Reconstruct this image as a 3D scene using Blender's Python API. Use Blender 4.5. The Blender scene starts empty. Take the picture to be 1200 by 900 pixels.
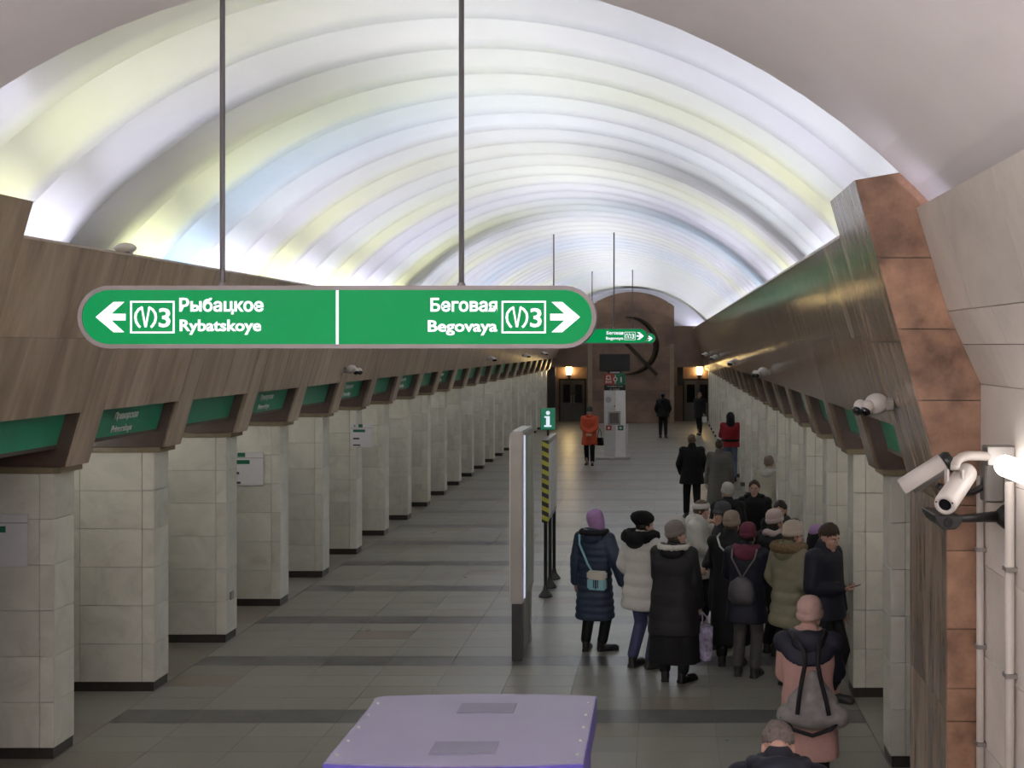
import bpy, bmesh, math, random
from mathutils import Vector, Matrix, Euler
import numpy as np

C = bpy.context.scene.collection
SC = bpy.context.scene
PI = math.pi
rnd = random.Random(7)

# ------------------------------------------------------------------ camera
F = 1450.0            # focal length in pixels of a 1200 px wide frame
CAM_Z = 3.64
cam_d = bpy.data.cameras.new('camera')
cam_d.sensor_width = 36.0
cam_d.sensor_fit = 'HORIZONTAL'
cam_d.lens = 36.0 * F / 1200.0
cam_d.shift_x = -180.0 / 1200.0
cam_d.shift_y = -45.0 / 1200.0
cam_d.clip_end = 300
cam = bpy.data.objects.new('camera', cam_d)
cam.location = (0, 0, CAM_Z)
cam.rotation_euler = (PI / 2, 0, 0)
C.objects.link(cam)
SC.camera = cam

# ------------------------------------------------------------------ world, exposure
world = bpy.data.worlds.new('world')
SC.world = world
world.use_nodes = True
world.node_tree.nodes['Background'].inputs[0].default_value = (0.8, 0.85, 0.9, 1)
world.node_tree.nodes['Background'].inputs[1].default_value = 0.02
SC.view_settings.view_transform = 'Standard'
SC.view_settings.look = 'None'
SC.view_settings.gamma = 1.0
SC.view_settings.use_curve_mapping = False
SC.view_settings.exposure = 0.4
try:
    SC.cycles.use_denoising = True
    SC.cycles.max_bounces = 8
    SC.cycles.diffuse_bounces = 5
    SC.cycles.glossy_bounces = 3
    SC.cycles.sample_clamp_indirect = 6.0
    SC.cycles.use_light_tree = True
except Exception:
    pass

# light levels of the lamps (radiance of their tubes)
COVE_W = 36.0         # tubes behind the stone cornices of the hall
FILL_W = 8.0          # watts of each added area light filling the upper vault
AISLE_FILL_W = 30.0         # added tubes under the soffit, brightening the pillar fronts
GLOBE_W = 55.0
UPLIGHT_W = 400.0      # added unseen bowls that brighten the escalator hall vault
# GLOBE_W: added fill globes, unseen behind the camera
WALL_TUBE = 3.6       # opal wall lamps of the escalator hall

# ------------------------------------------------------------------ helpers
CX = -1.72             # hall axis
def pxX(px, Y): return (px - 780.0) * Y / F
def pyZ(py, Y): return CAM_Z - (py - 405.0) * Y / F

def tag(o, label=None, cat=None, group=None, kind=None):
    if label: o['label'] = label
    if cat: o['category'] = cat
    if group: o['group'] = group
    if kind: o['kind'] = kind
    return o

def empty(name, loc=(0, 0, 0), rz=0.0, label=None, cat=None, group=None, kind=None, scale=None):
    o = bpy.data.objects.new(name, None)
    o.location = loc
    o.rotation_euler = (0, 0, rz)
    if scale: o.scale = (scale,) * 3
    o.empty_display_size = 0.2
    C.objects.link(o)
    return tag(o, label, cat, group, kind)

def mesh_of(bm, name, smooth=False):
    me = bpy.data.meshes.new(name)
    bm.normal_update()
    bm.to_mesh(me)
    bm.free()
    if smooth:
        me.polygons.foreach_set('use_smooth', [True] * len(me.polygons))
    return me

def obj(name, bm, mat, parent=None, smooth=False, loc=None, rot=None):
    me = bm if isinstance(bm, bpy.types.Mesh) else mesh_of(bm, name, smooth)
    if mat is not None and not me.materials:
        me.materials.append(mat)
    o = bpy.data.objects.new(name, me)
    if parent is not None: o.parent = parent
    if loc: o.location = loc
    if rot: o.rotation_euler = rot
    C.objects.link(o)
    return o

def struct(name, bm, mat, smooth=False):
    return tag(obj(name, bm, mat, None, smooth), kind='structure')

def copy_tree(o, parent=None):
    c = o.copy()
    C.objects.link(c)
    if parent is not None: c.parent = parent
    for ch in list(o.children): copy_tree(ch, c)
    return c

def NB(): return bmesh.new()

def box(bm, x0, x1, y0, y1, z0, z1):
    v = [bm.verts.new(p) for p in ((x0, y0, z0), (x1, y0, z0), (x1, y1, z0), (x0, y1, z0),
                                   (x0, y0, z1), (x1, y0, z1), (x1, y1, z1), (x0, y1, z1))]
    for f in ((0, 3, 2, 1), (4, 5, 6, 7), (0, 1, 5, 4), (1, 2, 6, 5), (2, 3, 7, 6), (3, 0, 4, 7)):
        bm.faces.new([v[i] for i in f])
    return bm

def fixn(bm):
    bmesh.ops.recalc_face_normals(bm, faces=bm.faces[:])
    return bm

def bevel(bm, w, seg=1):
    bmesh.ops.bevel(bm, geom=bm.edges[:], offset=w, segments=seg, affect='EDGES', clamp_overlap=True)
    return bm

def prism(bm, pts, axis, a, b):
    """closed polygon (list of 2-D points) extruded along an axis between a and b"""
    def P(u, v, t):
        return {'y': (u, t, v), 'x': (t, u, v), 'z': (u, v, t)}[axis]
    A = [bm.verts.new(P(u, v, a)) for u, v in pts]
    B = [bm.verts.new(P(u, v, b)) for u, v in pts]
    n = len(pts)
    fs = [bm.faces.new(A), bm.faces.new(B[::-1])]
    for i in range(n):
        fs.append(bm.faces.new((A[i], B[i], B[(i + 1) % n], A[(i + 1) % n])))
    bmesh.ops.recalc_face_normals(bm, faces=fs)
    return bm

def tube(bm, pts, r, n=10, r2=None):
    """tube along a polyline; radius r (or tapering to r2)"""
    pts = [Vector(p) for p in pts]
    rings = []
    up = None
    for i, p in enumerate(pts):
        d = (pts[min(i + 1, len(pts) - 1)] - pts[max(i - 1, 0)]).normalized()
        if up is None:
            a = d.cross(Vector((0, 0, 1)))
            if a.length < 1e-3: a = d.cross(Vector((1, 0, 0)))
        else:
            a = up - d * up.dot(d)
        a.normalize(); up = a
        b = d.cross(a)
        k = i / max(1, len(pts) - 1)
        rr = r if r2 is None else r + (r2 - r) * k
        rings.append([bm.verts.new(p + (a * math.cos(t) + b * math.sin(t)) * rr)
                      for t in (2 * PI * j / n for j in range(n))])
    fs = []
    for i in range(len(rings) - 1):
        for j in range(n):
            fs.append(bm.faces.new((rings[i][j], rings[i][(j + 1) % n], rings[i + 1][(j + 1) % n], rings[i + 1][j])))
    fs.append(bm.faces.new(rings[0][::-1]))
    fs.append(bm.faces.new(rings[-1]))
    bmesh.ops.recalc_face_normals(bm, faces=fs)
    return bm

def lathe(bm, prof, n=24, M=None):
    """profile of (r, z) points turned round Z"""
    rings = []
    for r, z in prof:
        if r < 1e-5:
            rings.append([bm.verts.new((0, 0, z))])
        else:
            rings.append([bm.verts.new((r * math.cos(2 * PI * j / n), r * math.sin(2 * PI * j / n), z)) for j in range(n)])
    fs = []
    for a, b in zip(rings, rings[1:]):
        for j in range(n):
            k = (j + 1) % n
            if len(a) == 1 and len(b) == 1: continue
            if len(a) == 1: fs.append(bm.faces.new((a[0], b[k], b[j])))
            elif len(b) == 1: fs.append(bm.faces.new((a[j], a[k], b[0])))
            else: fs.append(bm.faces.new((a[j], a[k], b[k], b[j])))
    if len(rings[0]) > 1: fs.append(bm.faces.new(rings[0][::-1]))
    if len(rings[-1]) > 1: fs.append(bm.faces.new(rings[-1]))
    bmesh.ops.recalc_face_normals(bm, faces=fs)
    if M is not None:
        vs = [v for r in rings for v in r]
        bmesh.ops.transform(bm, matrix=M, verts=vs)
    return bm

def M_dir(origin, d, up=(0, 0, 1)):
    """matrix that sends local Z to direction d"""
    d = Vector(d).normalized()
    return Matrix.Translation(Vector(origin)) @ d.to_track_quat('Z', 'Y').to_matrix().to_4x4()

def ellipsoid(bm, c, r, M=None, sub=2):
    res = bmesh.ops.create_icosphere(bm, subdivisions=sub, radius=1.0)
    m = Matrix.Translation(Vector(c)) @ Matrix.Diagonal((r[0], r[1], r[2], 1))
    if M is not None: m = M @ m
    bmesh.ops.transform(bm, matrix=m, verts=res['verts'])
    return bm

def capsule(bm, a, b, ra, rb, n=12, M=None):
    a, b = Vector(a), Vector(b)
    if M is not None: a, b = M @ a, M @ b
    d = b - a
    L = d.length
    prof = [(0, -ra)]
    for t in (0.35, 0.7, 1.05, 1.35): prof.append((ra * math.sin(t), -ra * math.cos(t)))
    prof.append((ra, 0))
    prof.append((rb, L))
    for t in (1.35, 1.05, 0.7, 0.35): prof.append((rb * math.sin(t), L + rb * math.cos(t)))
    prof.append((0, L + rb))
    if L < 1e-5: d = Vector((0, 0, 1))
    return lathe(bm, prof, n, M_dir(a, d))

# ------------------------------------------------------------------ materials
def _nt(name):
    m = bpy.data.materials.new(name)
    m.use_nodes = True
    nt = m.node_tree
    return m, nt, nt.nodes['Principled BSDF']

def lerp_col(c, k): return (min(1, c[0] * k), min(1, c[1] * k), min(1, c[2] * k), 1)

def plain(name, col, rough=0.5, metal=0.0, var=0.08, scale=8.0, bump=0.0, spec=0.5, piece=0.0, stretch=(1, 1, 1), coat=0.0, col2=None, detail=4.0):
    """painted / stone / cloth surface: colour with a noise variation, optional relief and piece-to-piece variation"""
    m, nt, b = _nt(name)
    N, L = nt.nodes, nt.links
    geo = N.new('ShaderNodeNewGeometry')
    mp = N.new('ShaderNodeMapping')
    mp.inputs['Scale'].default_value = stretch
    L.new(geo.outputs['Position'], mp.inputs['Vector'])
    no = N.new('ShaderNodeTexNoise')
    no.inputs['Scale'].default_value = scale
    no.inputs['Detail'].default_value = detail
    no.inputs['Roughness'].default_value = 0.6
    L.new(mp.outputs['Vector'], no.inputs['Vector'])
    cr = N.new('ShaderNodeValToRGB')
    cr.color_ramp.elements[0].position = 0.3
    cr.color_ramp.elements[1].position = 0.7
    cr.color_ramp.elements[0].color = lerp_col(col, 1 - var)
    cr.color_ramp.elements[1].color = lerp_col(col2 or col, 1 + var)
    L.new(no.outputs['Fac'], cr.inputs['Fac'])
    out = cr.outputs['Color']
    if piece:
        oi = N.new('ShaderNodeObjectInfo')
        mr = N.new('ShaderNodeMapRange')
        mr.inputs['To Min'].default_value = 1 - piece
        mr.inputs['To Max'].default_value = 1 + piece
        L.new(oi.outputs['Random'], mr.inputs['Value'])
        hs = N.new('ShaderNodeHueSaturation')
        L.new(out, hs.inputs['Color'])
        L.new(mr.outputs['Result'], hs.inputs['Value'])
        out = hs.outputs['Color']
    L.new(out, b.inputs['Base Color'])
    b.inputs['Roughness'].default_value = rough
    b.inputs['Metallic'].default_value = metal
    b.inputs['Specular IOR Level'].default_value = spec
    if coat: b.inputs['Coat Weight'].default_value = coat
    if bump:
        bp = N.new('ShaderNodeBump')
        bp.inputs['Strength'].default_value = bump
        bp.inputs['Distance'].default_value = 0.01
        L.new(no.outputs['Fac'], bp.inputs['Height'])
        L.new(bp.outputs['Normal'], b.inputs['Normal'])
    return m

def emit(name, col, strength, base=(0.8, 0.8, 0.8)):
    m, nt, b = _nt(name)
    b.inputs['Base Color'].default_value = (*base, 1)
    b.inputs['Emission Color'].default_value = (*col, 1)
    b.inputs['Emission Strength'].default_value = strength
    b.inputs['Roughness'].default_value = 0.4
    return m

def marble(name, col, vein, rough=0.3, piece=0.08, vscale=2.2):
    m, nt, b = _nt(name)
    N, L = nt.nodes, nt.links
    geo = N.new('ShaderNodeNewGeometry')
    oi = N.new('ShaderNodeObjectInfo')
    # every slab is cut from another place of the block
    vm = N.new('ShaderNodeVectorMath'); vm.operation = 'MULTIPLY_ADD'
    L.new(oi.outputs['Random'], vm.inputs[0])
    vm.inputs[1].default_value = (37.0, 23.0, 51.0)
    L.new(geo.outputs['Position'], vm.inputs[2])
    n1 = N.new('ShaderNodeTexNoise')
    n1.inputs['Scale'].default_value = vscale
    n1.inputs['Detail'].default_value = 6
    n1.inputs['Roughness'].default_value = 0.65
    n1.inputs['Distortion'].default_value = 1.2
    L.new(vm.outputs[0], n1.inputs['Vector'])
    cr = N.new('ShaderNodeValToRGB')
    e = cr.color_ramp.elements
    e[0].position = 0.25; e[0].color = (*vein, 1)
    e[1].position = 0.62; e[1].color = lerp_col(col, 1.05)
    x = e.new(0.42); x.color = lerp_col(col, 0.93)
    L.new(n1.outputs['Fac'], cr.inputs['Fac'])
    mr = N.new('ShaderNodeMapRange')
    mr.inputs['To Min'].default_value = 1 - piece
    mr.inputs['To Max'].default_value = 1 + piece
    L.new(oi.outputs['Random'], mr.inputs['Value'])
    hs = N.new('ShaderNodeHueSaturation')
    L.new(cr.outputs['Color'], hs.inputs['Color'])
    L.new(mr.outputs['Result'], hs.inputs['Value'])
    L.new(hs.outputs['Color'], b.inputs['Base Color'])
    b.inputs['Roughness'].default_value = rough
    return m

def streaky(name, col, dark, light, rough, side, piece=0.07, bump=0.0):
    """brown polished stone whose grain runs up the slope of the cornice"""
    m, nt, b = _nt(name)
    N, L = nt.nodes, nt.links
    geo = N.new('ShaderNodeNewGeometry')
    oi = N.new('ShaderNodeObjectInfo')
    vm = N.new('ShaderNodeVectorMath'); vm.operation = 'MULTIPLY_ADD'
    L.new(oi.outputs['Random'], vm.inputs[0])
    vm.inputs[1].default_value = (0.0, 40.0, 3.0)
    L.new(geo.outputs['Position'], vm.inputs[2])
    mp = N.new('ShaderNodeMapping')
    mp.inputs['Rotation'].default_value = (0.1, 0, 0)
    mp.inputs['Scale'].default_value = (0.45, 2.2, 0.45)
    L.new(vm.outputs[0], mp.inputs['Vector'])
    n1 = N.new('ShaderNodeTexNoise')
    n1.inputs['Scale'].default_value = 1.6
    n1.inputs['Detail'].default_value = 5
    n1.inputs['Roughness'].default_value = 0.62
    n1.inputs['Distortion'].default_value = 0.6
    L.new(mp.outputs['Vector'], n1.inputs['Vector'])
    cr = N.new('ShaderNodeValToRGB')
    e = cr.color_ramp.elements
    e[0].position = 0.3; e[0].color = (*dark, 1)
    e[1].position = 0.72; e[1].color = (*light, 1)
    x = e.new(0.5); x.color = (*col, 1)
    L.new(n1.outputs['Fac'], cr.inputs['Fac'])
    mr = N.new('ShaderNodeMapRange')
    mr.inputs['To Min'].default_value = 1 - piece
    mr.inputs['To Max'].default_value = 1 + piece
    L.new(oi.outputs['Random'], mr.inputs['Value'])
    hs = N.new('ShaderNodeHueSaturation')
    L.new(cr.outputs['Color'], hs.inputs['Color'])
    L.new(mr.outputs['Result'], hs.inputs['Value'])
    L.new(hs.outputs['Color'], b.inputs['Base Color'])
    b.inputs['Roughness'].default_value = rough
    if bump:
        mp2 = N.new('ShaderNodeMapping')
        mp2.inputs['Scale'].default_value = (0.6, 7.0, 0.6)
        L.new(vm.outputs[0], mp2.inputs['Vector'])
        n2 = N.new('ShaderNodeTexNoise')
        n2.inputs['Scale'].default_value = 1.5
        n2.inputs['Detail'].default_value = 3
        L.new(mp2.outputs['Vector'], n2.inputs['Vector'])
        bp = N.new('ShaderNodeBump')
        bp.inputs['Strength'].default_value = bump
        bp.inputs['Distance'].default_value = 0.02
        L.new(n2.outputs['Fac'], bp.inputs['Height'])
        L.new(bp.outputs['Normal'], b.inputs['Normal'])
    return m

def floor_mat(name, base, alt, rough=0.2):
    """stone floor slabs: each cell of the paving grid has a tone of its own"""
    m, nt, b = _nt(name)
    N, L = nt.nodes, nt.links
    geo = N.new('ShaderNodeNewGeometry')
    dv = N.new('ShaderNodeVectorMath'); dv.operation = 'DIVIDE'
    L.new(geo.outputs['Position'], dv.inputs[0])
    dv.inputs[1].default_value = (TILE_W, TILE_D, 10.0)
    ad = N.new('ShaderNodeVectorMath'); ad.operation = 'ADD'
    ad.inputs[1].default_value = (50.0 - (CX - 3.66) / TILE_W, 50.0 - TILE_Y0 / TILE_D, 0.5)
    L.new(dv.outputs[0], ad.inputs[0])
    fl = N.new('ShaderNodeVectorMath'); fl.operation = 'FLOOR'
    L.new(ad.outputs[0], fl.inputs[0])
    wn = N.new('ShaderNodeTexWhiteNoise'); wn.noise_dimensions = '3D'
    L.new(fl.outputs[0], wn.inputs['Vector'])
    cr = N.new('ShaderNodeValToRGB')
    e = cr.color_ramp.elements
    e[0].position = 0.0; e[0].color = (*alt, 1)
    e[1].position = 1.0; e[1].color = lerp_col(base, 1.08)
    x = e.new(0.2); x.color = lerp_col(base, 0.95)
    L.new(wn.outputs['Value'], cr.inputs['Fac'])
    n1 = N.new('ShaderNodeTexNoise')
    n1.inputs['Scale'].default_value = 3.0
    n1.inputs['Detail'].default_value = 6
    L.new(geo.outputs['Position'], n1.inputs['Vector'])
    mr = N.new('ShaderNodeMapRange')
    mr.inputs['To Min'].default_value = 0.8
    mr.inputs['To Max'].default_value = 1.2
    L.new(n1.outputs['Fac'], mr.inputs['Value'])
    hs = N.new('ShaderNodeHueSaturation')
    L.new(cr.outputs['Color'], hs.inputs['Color'])
    L.new(mr.outputs['Result'], hs.inputs['Value'])
    L.new(hs.outputs['Color'], b.inputs['Base Color'])
    r2 = N.new('ShaderNodeMapRange')
    r2.inputs['To Min'].default_value = rough * 0.75
    r2.inputs['To Max'].default_value = rough * 1.35
    L.new(n1.outputs['Fac'], r2.inputs['Value'])
    L.new(r2.outputs['Result'], b.inputs['Roughness'])
    return m

PITCH = 2.135
PILLAR_L0, PILLAR_R0 = 10.88, 10.66
TILE_W, TILE_D = 0.732, PITCH / 5.0
TILE_Y0 = 11.94        # near edge of the first dark band

MT = dict(
    beige_pipe=plain('beige_pipe', (0.50, 0.46, 0.42), 0.45, var=0.05),
    marble=marble('pale_marble', (0.60, 0.585, 0.515), (0.46, 0.44, 0.37), 0.32),
    marble_wall=marble('warm_white_marble', (0.72, 0.67, 0.62), (0.58, 0.53, 0.48), 0.35, 0.06, 1.2),
    core=plain('grout', (0.10, 0.095, 0.085), 0.9),
    plinth=plain('dark_granite_plinth', (0.035, 0.028, 0.024), 0.35, var=0.2, scale=20),
    cap=plain('ochre_stone_cap', (0.20, 0.16, 0.095), 0.4, var=0.15),
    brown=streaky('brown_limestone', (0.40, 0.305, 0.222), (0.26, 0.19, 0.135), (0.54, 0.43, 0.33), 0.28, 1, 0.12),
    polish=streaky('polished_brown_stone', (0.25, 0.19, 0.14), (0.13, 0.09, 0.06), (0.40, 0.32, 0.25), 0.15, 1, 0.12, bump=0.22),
    soffit=plain('dark_brown_stone', (0.085, 0.055, 0.045), 0.4, var=0.2, scale=5),
    granite=plain('red_brown_granite', (0.17, 0.088, 0.050), 0.42, var=0.38, scale=4.0, bump=0.1, piece=0.22, col2=(0.27, 0.155, 0.10), detail=9),
    endwall=plain('rust_brown_stone', (0.20, 0.125, 0.09), 0.4, var=0.25, scale=1.4, piece=0.12, detail=6),
    green=plain('green_band', (0.025, 0.27, 0.155), 0.35, var=0.05),
    vault=plain('white_vault_plaster', (0.86, 0.86, 0.86), 0.9, var=0.02, scale=2.0),
    vestvault=plain('pale_grey_vault_plaster', (0.84, 0.80, 0.81), 0.9, var=0.02, scale=2.0),
    floor=floor_mat('floor_slabs', (0.20, 0.193, 0.165), (0.185, 0.155, 0.12), 0.30),
    floor_dark=plain('floor_dark_band', (0.085, 0.085, 0.083), 0.28, var=0.25, scale=4, piece=0.15),
    floor_base=plain('floor_mortar', (0.09, 0.088, 0.08), 0.5),
    metal_grey=plain('grey_metal', (0.30, 0.285, 0.27), 0.35, 0.6, var=0.05),
    steel=plain('brushed_steel', (0.45, 0.45, 0.43), 0.3, 0.9, var=0.05),
    black=plain('black_plastic', (0.012, 0.012, 0.012), 0.45),
    blackmetal=plain('black_metal', (0.02, 0.02, 0.02), 0.4, 0.3),
    white=plain('white_paint', (0.72, 0.70, 0.68), 0.45, var=0.04),
    paper=plain('white_board', (0.62, 0.61, 0.63), 0.5, var=0.03),
    letter=plain('white_lettering', (0.75, 0.78, 0.76), 0.5, var=0.02),
    sign_green=plain('sign_green', (0.01, 0.13, 0.07), 0.4, var=0.04),
    sign_red=plain('sign_red', (0.30, 0.045, 0.03), 0.4, var=0.04),
    ink=plain('dark_ink', (0.04, 0.04, 0.06), 0.6),
    glassdark=plain('dark_lens', (0.01, 0.01, 0.012), 0.06),
    bronze=plain('dark_bronze', (0.045, 0.035, 0.025), 0.35, 0.7, var=0.2),
)
# ================================================================== STRUCTURE
Y0, Y1 = 7.9, 58.0
def side_x(s, hx): return CX + s * hx      # s = -1 left, +1 right

# ---- floor
bm = NB(); box(bm, CX - 7.2, CX + 7.2, -9.0, 62.0, -0.30, -0.014)
floor = struct('floor', bm, MT['floor_base'])
GAP = 0.004
def tile_mesh(w, d, nm):
    b = NB(); box(b, GAP / 2, w - GAP / 2, GAP / 2, d - GAP / 2, -0.018, 0.0)
    return mesh_of(b, nm)
tl = tile_mesh(TILE_W, TILE_D, 'floor_slab'); td = tile_mesh(TILE_W, TILE_D, 'dark_floor_slab')
tl.materials.append(MT['floor']); td.materials.append(MT['floor_dark'])
far = NB(); far_d = NB()
ntile = 0
for j in range(-7, 112):
    y = TILE_Y0 + j * TILE_D
    if y < 9.0 or y > 57.9: continue
    dark = (j % 5 == 0)
    for i in range(10):
        x = CX - 3.66 + i * TILE_W
        if ntile < 290:
            o = obj('dark_floor_slab' if dark else 'floor_slab', td if dark else tl, None, floor, loc=(x, y, 0))
            ntile += 1
        else:
            box(far_d if dark else far, x + GAP / 2, x + TILE_W - GAP / 2, y + GAP / 2, y + TILE_D - GAP / 2, -0.018, 0.0)
tag(obj('far_floor_slabs', far, MT['floor'], floor), kind='stuff')
tag(obj('far_dark_floor_slabs', far_d, MT['floor_dark'], floor), kind='stuff')
# plain paving beyond the tiled strip (under the camera and between the pillars)
bm = NB()
box(bm, CX - 7.2, CX + 7.2, -9.0, 8.95, -0.013, 0.0)
for s in (-1, 1):
    a, b2 = sorted((side_x(s, 3.665), side_x(s, 7.2)))
    box(bm, a, b2, 8.95, 62, -0.013, 0.0)
box(bm, CX - 3.66, CX + 3.66, 57.9, 62, -0.013, 0.0)
obj('side_paving', bm, MT['floor'], floor)

# ---- pillars: core, plinth, cap and marble slabs
PT = 0.38
ROWS = [0.10 + i * (2.515 - 0.10) / 6 for i in range(7)]
def slab(x0, x1, y0, y1, z0, z1):
    b = NB(); box(b, x0, x1, y0, y1, z0, z1)
    bevel(b, 0.003)
    return mesh_of(b, 'marble_slab')
def make_pillar(s, Y):
    """local origin: hall-side front corner on the floor; x runs outward from the hall"""
    r = empty('column', (side_x(s, 3.66), Y, 0), kind='structure')
    sx = s
    def bb(bm, a, b, y0, y1, z0, z1): return box(bm, min(sx * a, sx * b), max(sx * a, sx * b), y0, y1, z0, z1)
    obj('column_core', bb(NB(), 0.02, 1.60, 0.02, PT - 0.002, 0.0, 2.52), MT['core'], r)
    obj('column_plinth', bevel(bb(NB(), 0.012, 1.62, 0.012, PT, 0.0, 0.098), 0.003), MT['plinth'], r)
    obj('column_cap', bevel(bb(NB(), -0.07, 1.62, -0.02, PT + 0.01, 2.517, 2.572), 0.004), MT['cap'], r)
    return r
slabs = {}
for s in (-1, 1):
    L = []
    for i in range(6):
        z0, z1 = ROWS[i] + 0.002, ROWS[i + 1] - 0.002
        for a, b in ((0.0, 0.125), (0.129, 0.78), (0.784, 1.60)):
            xs = sorted((s * a, s * b))
            me = slab(xs[0], xs[1], 0.0, 0.024, z0, z1); me.materials.append(MT['marble']); L.append(me)
        xs = sorted((s * 0.0, s * 0.022))
        me = slab(xs[0], xs[1], 0.027, PT - 0.004, z0, z1); me.materials.append(MT['marble']); L.append(me)
    slabs[s] = L
columns = {}
for s, P0 in ((-1, PILLAR_L0), (1, PILLAR_R0)):
    first = None
    for k in range(22):
        Y = P0 + k * PITCH
        if first is None:
            first = r = make_pillar(s, Y)
        else:
            r = first.copy(); C.objects.link(r); r.location = (side_x(s, 3.66), Y, 0)
            for ch in first.children:
                if ch.name.startswith('column'):
                    c = ch.copy(); C.objects.link(c); c.parent = r
        for me in slabs[s]:
            o = bpy.data.objects.new('marble_slab', me); o.parent = r; C.objects.link(o)
        columns[(s, k)] = r

# ---- slanted stone cornice above the pillars
# face of the cornice leans into the hall; foot z 2.575, lower rim z 3.055
def hx_face(z): return 3.395 - 0.285 * (z - 3.055)
ZT = 4.44
PB, PE = 9.1, 57.9
PX = 61.3
def slant_panel(s, y0, y1, z0, z1, t=0.035, name='stone_panel'):
    b = NB()
    pts = [(side_x(s, hx_face(z0)), z0), (side_x(s, hx_face(z1)), z1),
           (side_x(s, hx_face(z1) + t), z1), (side_x(s, hx_face(z0) + t), z0)]
    prism(b, pts, 'y', y0, y1)
    return mesh_of(b, name)
trims = {}
FILL_A = emit('lamp_aisle', (1.0, 0.97, 0.9), AISLE_FILL_W)
for s, nm, P0 in ((-1, 'trim_left', PILLAR_L0), (1, 'trim_right', PILLAR_R0)):
    b = NB()
    prism(b, [(side_x(s, h), z) for h, z in ((3.44, 3.06), (hx_face(ZT) + 0.036, ZT - 0.01), (3.28, ZT - 0.01), (3.36, 4.08),
                                           (6.9, 4.08), (6.9, 2.77), (3.66, 2.77), (3.57, 3.06))], 'y', PB, PX)
    t = struct(nm, b, MT['core']); trims[s] = t
    # slabs of the coping
    b = NB(); box(b, *sorted((side_x(s, hx_face(ZT) - 0.004), side_x(s, 3.30))), PB, PE, ZT - 0.009, ZT + 0.012)
    obj('coping', b, MT['brown'], t)
    # soffit behind the pillars
    b = NB(); box(b, *sorted((side_x(s, 3.63), side_x(s, 6.9))), PB, PE, 2.735, 2.768)
    obj('soffit', b, MT['soffit'], t)
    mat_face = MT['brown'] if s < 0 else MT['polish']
    shapes = {}
    def put(key, mk, name, mat, y):
        if key not in shapes:
            shapes[key] = mk(); shapes[key].materials.append(mat)
        return obj(name, shapes[key], None, t, loc=(0, y, 0))
    g = 0.010
    for k in range(-1, 22):
        Y = P0 + k * PITCH
        if k >= 0:
            # pier over the pillar (its front is the strip of stone that runs up the cornice)
            put('pier_block', lambda: mesh_of(prism(NB(), [(side_x(s, h), z) for h, z in
                ((hx_face(2.575) + 0.03, 2.575), (hx_face(3.05) + 0.03, 3.05), (3.9, 3.05), (5.2, 3.05), (5.2, 2.575))], 'y', 0.0, PT), 'pier_block'),
                'pier_block', MT['soffit'], Y)
            put('pier_low', lambda: slant_panel(s, 0, PT, 2.575, 3.60, 0.05), 'stone_panel', mat_face, Y)
            put('pier_high', lambda: slant_panel(s, 0, PT, 3.603, ZT, 0.04), 'stone_panel', mat_face, Y)
        ya = Y + PT + g; L = PITCH - PT - 2 * g
        if k < 0: L = P0 - g - PB - 0.0; ya = PB
        if ya + L > PE + 1.5: continue
        kk = 'a' if k >= 0 else 'b'
        half = L / 2
        if k >= 0:
            put('lo' + kk, lambda: slant_panel(s, 0, half - g / 2, 3.055, 3.70), 'stone_panel', mat_face, ya)
            put('lo2' + kk, lambda: slant_panel(s, half + g / 2, L, 3.055, 3.70), 'stone_panel', mat_face, ya)
            put('hi' + kk, lambda: slant_panel(s, 0, half - g / 2, 3.703, ZT), 'stone_panel', mat_face, ya)
            put('hi2' + kk, lambda: slant_panel(s, half + g / 2, L, 3.703, ZT), 'stone_panel', mat_face, ya)
        else:
            put('lo' + kk, lambda: slant_panel(s, 0, L, 3.055, 3.70), 'stone_panel', mat_face, ya)
            put('hi' + kk, lambda: slant_panel(s, 0, L, 3.703, ZT), 'stone_panel', mat_face, ya)
        # added fill tube under the soffit, lights the pillar fronts
        if k >= 0:
            put('aisle', lambda: mesh_of(tube(NB(), [(side_x(s, 4.75), 0.3, 2.70), (side_x(s, 4.75), L - 0.3, 2.70)], 0.02, 6), 'lamp_tube'), 'lamp_tube', FILL_A, ya)
        # green name band set back in the opening
        put('green' + kk, lambda: mesh_of(prism(NB(), [(side_x(s, h), z) for h, z in
            ((3.632, 2.765), (3.545, 3.056), (3.60, 3.056), (3.69, 2.765))], 'y', 0, L), 'green_band'), 'green_band', MT['green'], ya)

# ---- lamps behind the cornices: one tube per bay of the vault
BAY = PITCH / 2
YV = 7.22            # the ribs of the vault start hidden above the mouth of the escalator hall
NB_BAYS = 51
cols = dict(W=(0.85, 0.90, 1.0), B=(0.50, 0.70, 1.0), L=(0.80, 0.79, 1.0), Y=(0.94, 0.97, 0.55), G=(0.8, 0.85, 0.8), O=None)
mats_lamp = {k: emit('lamp_' + k, c, COVE_W) for k, c in cols.items() if c}
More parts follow.
